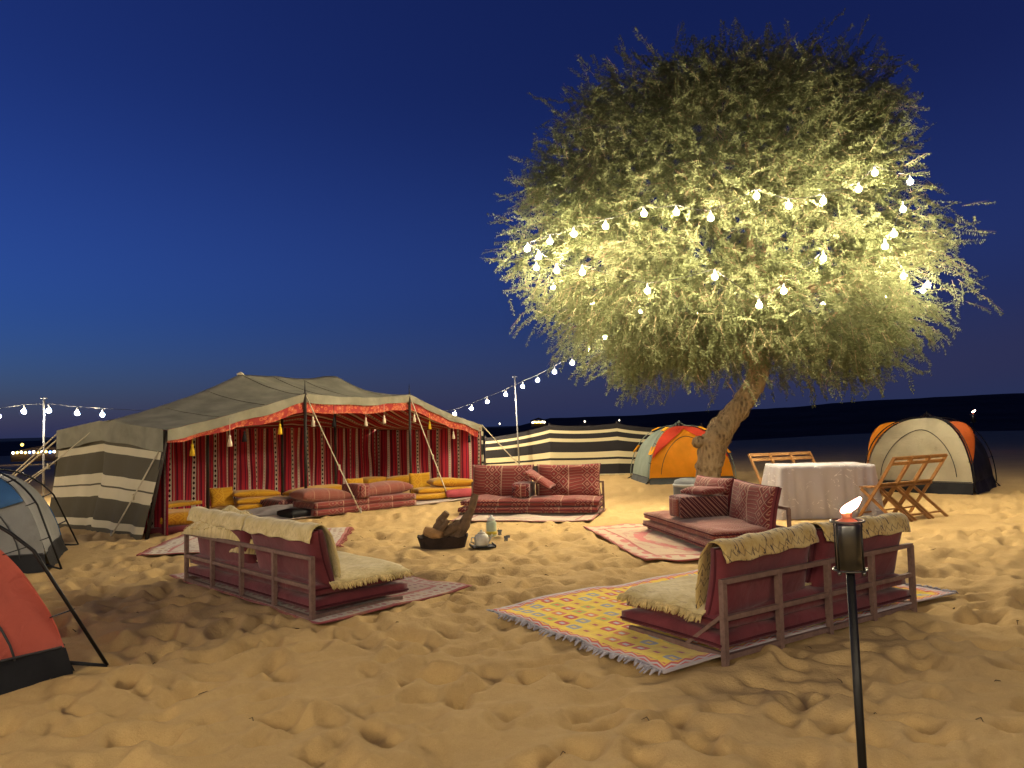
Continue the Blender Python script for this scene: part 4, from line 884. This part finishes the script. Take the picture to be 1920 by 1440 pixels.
# ------------------------------------------------------------------ odd things
bn = thing('plastic_drum', 'grey plastic drum with pale rim behind the red sofa at the tree', 'drum', (2.60, 11.6, -.01))
MB().lathe([(.20, 0), (.215, .04), (.215, .46), (.19, .54), (.10, .57)], n=24).build('body', plain('grey_plastic', (.09, .095, .10), .5, 0, .15, 8, .05), bn, True)
MB().lathe([(.216, .45), (.226, .47), (.216, .49)], n=24).build('rim', plain('pale_plastic', (.30, .31, .31), .5, 0, .1), bn, True)
jc = thing('water_can', 'small pale green and white water can at the right edge', 'can', (11.95, 17.8, -.02), .4)
MB().lathe([(.13, 0), (.15, .03), (.15, .12)], n=16).build('base', plain('white_plastic', (.7, .68, .6), .5, 0, .1), jc, True)
MB().lathe([(.14, .12), (.145, .16), (.145, .30), (.10, .38), (.04, .40), (.04, .43)], n=16).build('body', plain('green_plastic', (.16, .26, .14), .4, 0, .15), jc, True)

# ------------------------------------------------------------------ garden torches
flame_m = emit('flame', (1.0, .38, .27), 5.0); copper = plain('hot_copper', (.45, .16, .08), .4, .7, .2); steel = plain('brushed_steel', (.09, .088, .085), .32, .9, .25, 14, .1, .002, .5)
def torch(label, x, y, z0, top, s=1.0, tilt=(0, 0)):
    root = thing('garden_torch', label, 'torch', (x, y, z0), 0, 'burning garden torches'); root.rotation_euler = (tilt[0], tilt[1], 0)
    H = top - z0
    MB().tube([(0, 0, -.15), (0, 0, H - .145 * s)], [.013 * s, .013 * s], 10).build('pole', black_iron, root, True)
    MB().lathe([(.030 * s, H - .15 * s), (.037 * s, H - .147 * s), (.037 * s, H - .015 * s), (.034 * s, H - .008 * s), (.012 * s, H - .006 * s)], n=24).build('canister', steel, root, True)
    mb = MB(); rr = .049 * s
    ring = [(rr * math.cos(a), rr * math.sin(a), H - .002 * s) for a in np.linspace(0, 2 * math.pi, 25)]
    mb.tube(ring, .0035 * s, 6, False).tube([(p[0], p[1], H - .15 * s) for p in ring], .003 * s, 6, False)
    mb.build('holder_ring', steel, root, True)
    for a in (.5, 2.07, 3.64, 5.21):
        c, s_ = rr * math.cos(a), rr * math.sin(a); r_ = MB().tube([(c, s_, H - .155 * s), (c, s_, H)], .003 * s, 6).build('rod', black_iron, root, True)
        MB().lathe([(.002, 0), (.0065 * s, .003), (.0065 * s, .010 * s), (.002, .013 * s)], (c, s_, H - .163 * s), 8).build('nut', steel, r_, True)
    MB().lathe([(.032 * s, 0), (.028 * s, .008 * s), (.014 * s, .015 * s), (.016 * s, .028 * s), (.013 * s, .034 * s)], (0, 0, H - .008 * s), 18).build('burner_cap', copper, root, True)
    fl = [(.004, 0), (.016, .006), (.020, .014), (.016, .024), (.008, .034), (.002, .042)]
    f = MB(); f.lathe([(r_ * s * 1.1, z * s * 1.1) for r_, z in fl], (0, 0, H + .024 * s), 12)
    f.lathe([(r_ * s * .7, z * s * 1.0) for r_, z in fl], (.012 * s, .006 * s, H + .024 * s), 10); f.lathe([(r_ * s * .6, z * s * .8) for r_, z in fl], (-.011 * s, -.004 * s, H + .022 * s), 10)
    f.v = [(vx + max(0, vz - H - .03 * s) * 1.1, vy, vz) for vx, vy, vz in f.v]; f.build('flame', flame_m, root, True)
    return root
torch('black garden torch burning close by in front of the nearest sofa', 1.045, 2.4, -.02, 1.10, 1.0, (0, R(-.9)))
torch('far garden torch burning in the dark beyond the beige tent', 17.95, 30.0, -.05, 1.42, 2.2)

# ------------------------------------------------------------------ where the bulbs hang in the crown
row_ = [(0.32, 13.06, 4.44), (0.69, 12.62, 4.45), (1.06, 12.3, 4.49), (1.54, 11.99, 4.52), (2.11, 11.74, 4.64), (2.58, 11.6, 4.61), (3.08, 11.52, 4.49), (3.78, 11.49, 4.8), (4.28, 11.54, 4.65), (4.85, 11.64, 4.74), (5.49, 11.83, 4.97), (5.81, 11.94, 5.26), (6.53, 12.26, 5.2), (6.35, 12.18, 4.73), (6.14, 12.09, 4.31), (5.95, 12.02, 4.1)]
low_ = [(0.52, 13.2, 4.33), (0.8, 12.8, 4.0), (1.2, 12.5, 3.9), (2.17, 12.0, 3.48), (3.17, 11.75, 3.63), (3.82, 11.7, 3.16), (4.24, 11.8, 3.39), (4.94, 11.95, 3.92)]
pole_ = [(-1.58, 21.0, 1.76), (-1.13, 21.1, 1.9), (-.69, 21.2, 2.08), (-.18, 21.3, 2.27), (.29, 20.9, 2.47), (.67, 20.0, 2.57), (1.05, 18.8, 2.70), (1.38, 17.4, 2.80), (1.63, 16.0, 2.94), (1.84, 14.9, 3.09), ]
# added bulbs, unseen among the leaves, round the crown to light its lower part
back_ = [(6.6, 12.75, 3.75), (7.35, 13.4, 3.7), (7.75, 14.3, 3.75), (7.5, 15.3, 3.8), (6.6, 16.1, 3.8), (5.4, 16.6, 3.75), (4.1, 16.75, 3.75), (2.8, 16.4, 3.8), (1.7, 15.8, 3.9), (.85, 14.9, 4.1), (.5, 14.0, 4.3)]
LIT = np.array(row_ + low_ + back_ + pole_[-2:])

# ------------------------------------------------------------------ the big ghaf tree
tree = thing('ghaf_tree', 'big spreading desert tree with leaning trunk hung with lit bulbs', 'tree', (3.66, 14.5, 0)); TR = Vector((3.66, 14.5, 0))
k = NT('bark'); v = k.obj(); mp = k.n('Mapping', {0: v, 'Scale': (1, 1, .35)}); vo = k.n('TexVoronoi', {'Vector': mp.outputs[0], 'Scale': 16.0}); nz = k.noise(v, 9, 5, .65)
hgt = k.math('ADD', k.math('MULTIPLY', vo.outputs['Distance'], 1.0), k.math('MULTIPLY', nz.outputs[0], .8))
bark = k.done(k.principled(k.ramp(hgt, [(.35, (.10, .07, .045)), (.85, (.30, .22, .13))], 'LINEAR'), .95, k.bump(hgt, 1.0, .05), 0, .1))
tp_ = [(3.62, 14.5, -.15), (3.62, 14.5, .1), (3.64, 14.48, .45), (3.70, 14.46, .85), (3.84, 14.45, 1.15), (4.08, 14.45, 1.45), (4.36, 14.46, 1.75), (4.58, 14.48, 2.05), (4.70, 14.5, 2.4), (4.70, 14.5, 2.9), (4.62, 14.5, 3.6), (4.7, 14.5, 4.4)]
tr_ = [.33, .27, .24, .245, .24, .22, .20, .19, .18, .16, .12, .08]
def bark_tube(pts, rad, n, sub, name, rough=.12):
    ts = np.linspace(0, len(pts) - 1, (len(pts) - 1) * sub + 1); arr = np.array(pts); xx = np.arange(len(pts))
    # smooth centre line
    c = np.stack([np.interp(ts, xx, arr[:, i]) for i in range(3)], 1)
    for _ in range(3): c[1:-1] = (c[:-2] + 2 * c[1:-1] + c[2:]) / 4
    r_ = np.interp(ts, xx, rad); mb = MB(); mb.tube([Vector(p) - TR for p in c], list(r_), n)
    V = []
    for q, p in enumerate(mb.v):
        i = q // n; cc = Vector(c[min(i, len(c) - 1)]) - TR; d = Vector(p) - cc; g = 1 + rough * 2 * w2((q % n) / n * 7 + (0 if q % n else 0), i * .55, 3) + rough * w2((q % n) * 1.7, i * 1.3, 5); V.append(tuple(cc + d * g))
    mb.v = V; return mb.build(name, bark, tree, True)
bark_tube(tp_, tr_, 26, 8, 'trunk', .13)
MB().tube([Vector((3.46, 14.42, 1.02)) - TR, Vector((3.42, 14.36, 1.05)) - TR], [.13, .07], 10).build('knot', bark, tree, True)
# crown envelope from its outline: height, x range
EZ = np.array([2.4, 2.6, 2.9, 3.3, 3.8, 4.4, 5.0, 5.5, 6.0, 6.35, 6.65, 6.95, 7.25, 7.5, 7.75, 7.95])
EL = np.array([2.2, 1.75, 1.5, 1.1, .7, .45, .45, .65, .65, .8, 1.0, .95, 1.15, 1.7, 2.8, 4.0])
ER = np.array([6.6, 6.9, 7.2, 7.7, 7.95, 7.9, 7.7, 7.4, 7.35, 7.3, 7.35, 7.25, 7.1, 6.9, 6.6, 5.9])
def env(z, ph, rho):
    xl, xr = np.interp(z, EZ, EL), np.interp(z, EZ, ER); cxm = (xl + xr) / 2; hw = (xr - xl) / 2
    return cxm + hw * rho * np.cos(ph), 14.5 + hw * np.interp(z, [2, 4.5, 6.5, 8.6], [.64, .68, .58, .42]) * rho * np.sin(ph)
lr = np.random.default_rng(21)
fork = (4.57, 14.5, 2.5)
for i in range(11):
    ph = i * 2.39996; z = lr.uniform(3.6, 7.0); x, y = env(z, ph, lr.uniform(.55, .8)); st = tp_[8 + i % 3]
    mid = (st[0] + (x - st[0]) * .45, st[1] + (y - st[1]) * .45, st[2] + (z - st[2]) * .55 + .2)
    bark_tube([st, mid, (x, y, z)], [.10, .065, .02], 8, 5, 'limb', .08)
    for j in range(3):
        t_ = lr.uniform(.4, .9); b = np.array(mid) * (1 - t_) + np.array((x, y, z)) * t_; e_ = b + lr.normal(0, .75, 3) + np.array((0, 0, .15)); bark_tube([tuple(b), tuple((b + e_) / 2 + lr.normal(0, .08, 3)), tuple(e_)], [.035, .022, .007], 5, 3, 'branch', .05)
# foliage: clumps of feathery sprays
NCL = 1150
cl = []
while len(cl) < NCL:
    z = lr.uniform(2.5, 7.9); ph = lr.uniform(0, 2 * math.pi); hw = np.interp(z, EZ, ER) - np.interp(z, EZ, EL)
    if lr.random() > (hw / 8.4) ** 1.0: continue
    rho = 1 - abs(lr.normal(0, .17)); rho *= 1 + .06 * math.sin(3 * ph + z) + .05 * math.sin(7 * ph - 2 * z)
    if lr.random() < .22: rho = lr.uniform(.2, .8)
    rho = min(rho, .99); x, y = env(z, ph, rho); cl.append((x, y, z, ph, rho))
for _ in range(46):    # top clumps close the crown
    ph = lr.uniform(0, 6.28); rho = math.sqrt(lr.random()) * .9; x, y = env(7.6, ph, rho); cl.append((x, y, 7.4 + .4 * lr.random() - .5 * rho ** 2 + .2, ph, .9))
for _ in range(75):    # hanging underside
    ph = lr.uniform(0, 6.28); rho = math.sqrt(lr.random()) * .95; x, y = env(2.6, ph, rho); cl.append((x, y, 2.72 + .4 * lr.random() + .5 * (1 - rho), ph, .8))
# spray prototypes: a curved stem with two ranks of narrow leaflets
def spray(n, L, seed):
    r_ = np.random.default_rng(seed); Q = []; ST = []
    for i in range(n):
        f = .12 + .88 * i / n; c = np.array([f * L, .04 * L * math.sin(f * 5 + seed), -.16 * L * f * f]); sg = 1 if i % 2 else -1
        ll = r_.uniform(.045, .09) * (1.1 - .5 * f); w = r_.uniform(.009, .015); d = np.array([r_.uniform(.1, .7), sg * r_.uniform(.6, 1.0), r_.uniform(-.75, .45)]); d /= np.linalg.norm(d)
        sd = np.cross(d, r_.normal(0, 1, 3)); sd /= np.linalg.norm(sd)
        Q.append([c, c + d * ll * .5 + sd * w, c + d * ll, c + d * ll * .5 - sd * w])
    return np.array(Q)
protos = [spray(32, .46, s_) for s_ in range(7)]
VV = []; tw = MB()
for ci, (x, y, z, ph, rho) in enumerate(cl):
    out = np.array([math.cos(ph), math.sin(ph), 0.]); up = np.interp(z, [2, 3.2, 5, 7, 8.6], [-1.5, -.9, -.35, .35, 1.3])
    ns = int(lr.uniform(10, 19)); cr = lr.uniform(.22, .42); tilt = lr.normal(0, .35, 3)
    if lr.random() < .05 and rho > .85 and ci < NCL:       # a long shoot sticking out
        e_ = np.array((x, y, z)) + (out + np.array([0, 0, .35 * up]) + np.clip(lr.normal(0, .25, 3), -.4, .4)) * lr.uniform(.15, .32); tw.tube([Vector((x, y, z)) - TR, Vector(e_) - TR], [.016, .005], 4)
        for _ in range(4):
            f = lr.random(); cl2 = np.array((x, y, z)) * (1 - f) + e_ * f; d = e_ - np.array((x, y, z)); d /= np.linalg.norm(d); P_ = protos[lr.integers(7)] * .75
            s_ = np.cross(d, lr.normal(0, 1, 3)); s_ /= np.linalg.norm(s_); M = np.stack([d, s_, np.cross(d, s_)]); VV.append(P_ @ M + cl2)
    for _ in range(ns):
        c = np.array((x, y, z)) + np.clip(lr.normal(0, 1, 3), -1.6, 1.6) * np.array([cr, cr, cr * .8]); d = out * lr.uniform(.3, 1.0) + np.array([0, 0, up * lr.uniform(.4, 1.1)]) + lr.normal(0, .42, 3) + tilt
        if np.min(np.linalg.norm(LIT - c - .15 * d, axis=1)) < .44: continue      # bulbs hang clear of the leaves
        d /= np.linalg.norm(d); s_ = np.cross(d, np.array([0, 0, 1.0]) + lr.normal(0, .5, 3)); s_ /= np.linalg.norm(s_); u_ = np.cross(s_, d); M = np.stack([d, s_, u_ if u_[2] > 0 else -u_])
        VV.append(protos[lr.integers(7)] * lr.uniform(.75, 1.25) @ M + c)
        if lr.random() < .45: tw.tube([Vector(c) - TR, Vector(c + d * .40) - TR], [.006, .002], 3, False)
A_ = np.concatenate([q.reshape(-1, 4, 3) for q in VV]) - np.array(TR); nq = len(A_)
me = bpy.data.meshes.new('crown'); me.vertices.add(nq * 4); me.vertices.foreach_set('co', A_.astype(np.float32).ravel()); me.loops.add(nq * 4); me.loops.foreach_set('vertex_index', np.arange(nq * 4, dtype=np.int32))
me.polygons.add(nq); me.polygons.foreach_set('loop_start', (np.arange(nq) * 4).astype(np.int32)); me.polygons.foreach_set('loop_total', np.full(nq, 4, np.int32)); me.update(calc_edges=True)
print('leaflets', nq)
k = NT('ghaf_leaf'); v = k.obj(); nz = k.noise(v, .9, 3); nz2 = k.noise(v, 7, 2)
col = k.ramp(k.math('ADD', k.math('MULTIPLY', nz.outputs[0], .6), k.math('MULTIPLY', nz2.outputs[0], .4)), [(.36, (.112, .128, .058)), (.52, (.155, .170, .084)), (.66, (.19, .195, .105))], 'LINEAR')
d_ = k.n('BsdfDiffuse', {0: col}); t_ = k.n('BsdfTranslucent', {0: col}); me.materials.append(k.done(k.n('MixShader', {0: .45, 1: d_.outputs[0], 2: t_.outputs[0]}).outputs[0]))
add('crown', me, tree, label='feathery grey green foliage')
tw.build('twigs', plain('twig', (.22, .16, .09), .9, 0, .3), tree, True)
for i, (x, y, z) in enumerate(((3.2, 13.2, 2.2), (5.6, 13.5, 2.25), (3.9, 13.9, 2.1))):   # bare hanging twigs under the crown
    p = [Vector((x, y, z))]; 
    for j in range(4): p.append(p[-1] + Vector((lr.uniform(-.12, .12), lr.uniform(-.08, .08), -lr.uniform(.04, .14))))
    MB().tube([q - TR for q in p], [.014, .011, .008, .006, .003], 5).build('bare_twig', bark, tree, True)

# ------------------------------------------------------------------ string lights
bulb_m = emit('lit_bulb', (1.0, .84, .56), BULB); cord_m = plain('cord', (.02, .02, .02), .6, 0, .1); sock_m = plain('socket', (.45, .44, .42), .5, 0, .1)
bulb_me = None
def bulbs(root, pts, o0, drop=.12):
    global bulb_me
    if bulb_me is None:
        mb = MB().lathe([(.012, .040), (.026, .030), (.042, .008), (.043, -.010), (.032, -.034), (.010, -.044)][::-1], n=10); bulb_me = (mesh('bulb', mb.v, mb.f, None, True, (bulb_m,)), mesh('socket', *(lambda m: (m.v, m.f))(MB().lathe([(.016, .038), (.018, .045), (.018, .085), (.006, .12)], n=8)), None, True, (sock_m,)))
    for p in pts:
        b = add('bulb', bulb_me[0], root, tuple(Vector(p) - Vector(o0))); add('socket', bulb_me[1], b)
def cable(root, pts, o0, dz=.12, sag=.03, r=.0045):
    c = []
    for p, q in zip(pts, pts[1:]): c += rope_pts(p, q, sag, 6)[:-1]
    c.append(pts[-1]); MB().tube([Vector(p) + Vector((0, 0, dz)) - Vector(o0) for p in c], r, 5).build('cable', cord_m, root, True)
s1 = thing('string_light', 'string of lit globe bulbs hung round the tree crown, with added bulbs at the sides and back', 'string light', row_[0], 0, 'festoon strings')
bulbs(s1, row_ + back_ + low_, row_[0]); cable(s1, low_[::-1] + row_, row_[0]); cable(s1, [row_[-1]] + back_ + [row_[0]], row_[0])
s2 = thing('string_light', 'string of lit globe bulbs rising from the tent over the thin pole to the tree', 'string light', pole_[0], 0, 'festoon strings')
bulbs(s2, pole_, pole_[0]); cable(s2, [(-2.3, 20.9, 1.62)] + pole_, pole_[0], .14, .0)
left_ = [(-9.08, 17.0, 1.87), (-9.30, 16.4, 1.90), (-9.54, 15.8, 1.95), (-9.80, 15.4, 1.93), (-9.98, 14.9, 1.84)]
# string extended out of view with added bulbs and poles, lighting the near side
walk = [(-9.98, 14.9, 1.84), (-10.2, 1.0, 3.6), (-5.0, -4.6, 4.2), (6.5, -4.6, 4.2)]
added_bulbs = []
for a, b in zip(walk, walk[1:]):
    L_ = math.dist(a, b); n = max(2, int(L_ / (2.8 if a[1] > 10 else .6)))
    added_bulbs += [tuple(np.array(a) + (np.array(b) - np.array(a)) * (i / n) - np.array([0, 0, 4 * .25 * (i / n) * (1 - i / n)])) for i in range(1, n + 1)]
s3 = thing('string_light', 'string of lit globe bulbs on the pole beyond the grey tent end, extended out of view by added bulbs', 'string light', left_[0], 0, 'festoon strings')
bulbs(s3, left_ + added_bulbs, left_[0]); cable(s3, [(-8.6, 18.2, 1.82)] + left_ + added_bulbs, left_[0], .14, .0)
def lpole(label, x, y, z, m, lean=0.0):
    o = thing('light_pole', label, 'pole', (x, y, -.05), 0, 'thin poles that carry the bulbs')
    MB().tube([(lean, 0, -.2), (0, 0, z)], [.022, .016], 8).build('shaft', m, o, True); MB().tube([(-.07, 0, z - .02), (.07, 0, z - .02)], .008, 6).build('hook', m, o, True)
galv = plain('galvanised_pipe', (.22, .22, .23), .55, .5, .2)
lpole('thin pale pole between the tent and the striped windbreak', .08, 21.37, 2.83, galv, .08); lpole('thin pale pole left of the grey tent end', -9.57, 15.68, 2.27, galv)
for i, (x, y, z) in enumerate(walk[1:]): lpole(['added thin pale pole beside the near tents', 'added thin pale pole behind the viewer on the left', 'added thin pale pole behind the viewer on the right'][i], x, y, z + .22, galv)

# ------------------------------------------------------------------ far camps seen as lights
def farcamp(label, x, y, z, spots, hut):
    root = thing('distant_camp', label, 'camp', (x, y, z), 0, 'lit camps far out on the plain')
    MB().box((0, .6, hut[2] / 2 - .6), (hut[0], hut[1], hut[2] + .2)).tube([(-hut[0] / 2, .6, hut[2] - .5), (0, .6, hut[2] - .1), (hut[0] / 2, .6, hut[2] - .5)], .15, 5).build('awning', dune_m, root)
    for dx, dz, r_, c, s_ in spots:
        MB().lathe([(.02, -r_), (r_ * .8, -r_ * .6), (r_, 0), (r_ * .8, r_ * .6), (.02, r_)], (dx, 0, dz), 8).build('lamp', emit('far_lamp', c, s_), root, True)
W_, Y_, B_ = (1, .85, .6), (1, .62, .12), (.12, .25, 1.0)
farcamp('distant camp glowing yellow and blue low at the left edge', -37.0, 60, .2, [(-2.0 + .32 * i, .02 * (i % 3), .09, [W_, Y_, W_, Y_, B_][i % 5], 2.0) for i in range(13)] + [(2.7, .12, .12, (.4, .8, 1), 4.0), (3.0, .1, .09, B_, 3.0), (-1.3, .62, .12, Y_, .6)], (4.5, 1.0, .5))
farcamp('distant camp glowing yellow beyond the windbreak', 4.0, 120, 1.75, [(-.9 + .3 * i, .05 * (i % 2), .16, Y_ if 0 < i < 5 else W_, 1.2) for i in range(7)], (2.4, 1.2, .7))
for lb, x, y, z, s_ in (('single far white lamp beside the tent corner', -2.6, 150, 1.75, 2.0), ('single far lamp over the middle of the windbreak', 11.2, 120, 1.7, 1.2), ('single far lamp over the right part of the windbreak', 16.6, 120, 1.75, .6)):
    o = thing('distant_lamp', lb, 'lamp', (x, y, z - 2.4), 0, 'far lamps'); MB().lathe([(.02, -.14), (.13, 0), (.02, .14)], (0, 0, 2.4), 8).build('lamp', emit('far_white', W_, s_), o, True); MB().tube([(0, .2, 0), (0, .2, 2.3)], .03, 5).build('mast', black_iron, o)

# ------------------------------------------------------------------ dry twigs and leaf litter trodden into the sand
mb = MB(); fr = np.random.default_rng(9)
for _ in range(150):
    x, y = fr.uniform(-4, 4.5), fr.uniform(2.6, 12); a = fr.uniform(0, 6.28); L_ = fr.uniform(.015, .06); z = sz(x, y) + .004
    mb.tube([(x, y, z), (x + L_ * .5 * math.cos(a), y + L_ * .5 * math.sin(a), z + .006), (x + L_ * math.cos(a + .3), y + L_ * math.sin(a + .3), sz(x + L_ * math.cos(a + .3), y + L_ * math.sin(a + .3)) + .004)], [.003, .003, .0015], 4)
mb.build('litter', plain('dry_litter', (.10, .065, .035), .95, 0, .5), None, False, kind='stuff', label='dry twigs and leaf bits scattered on the trodden sand', category='litter')
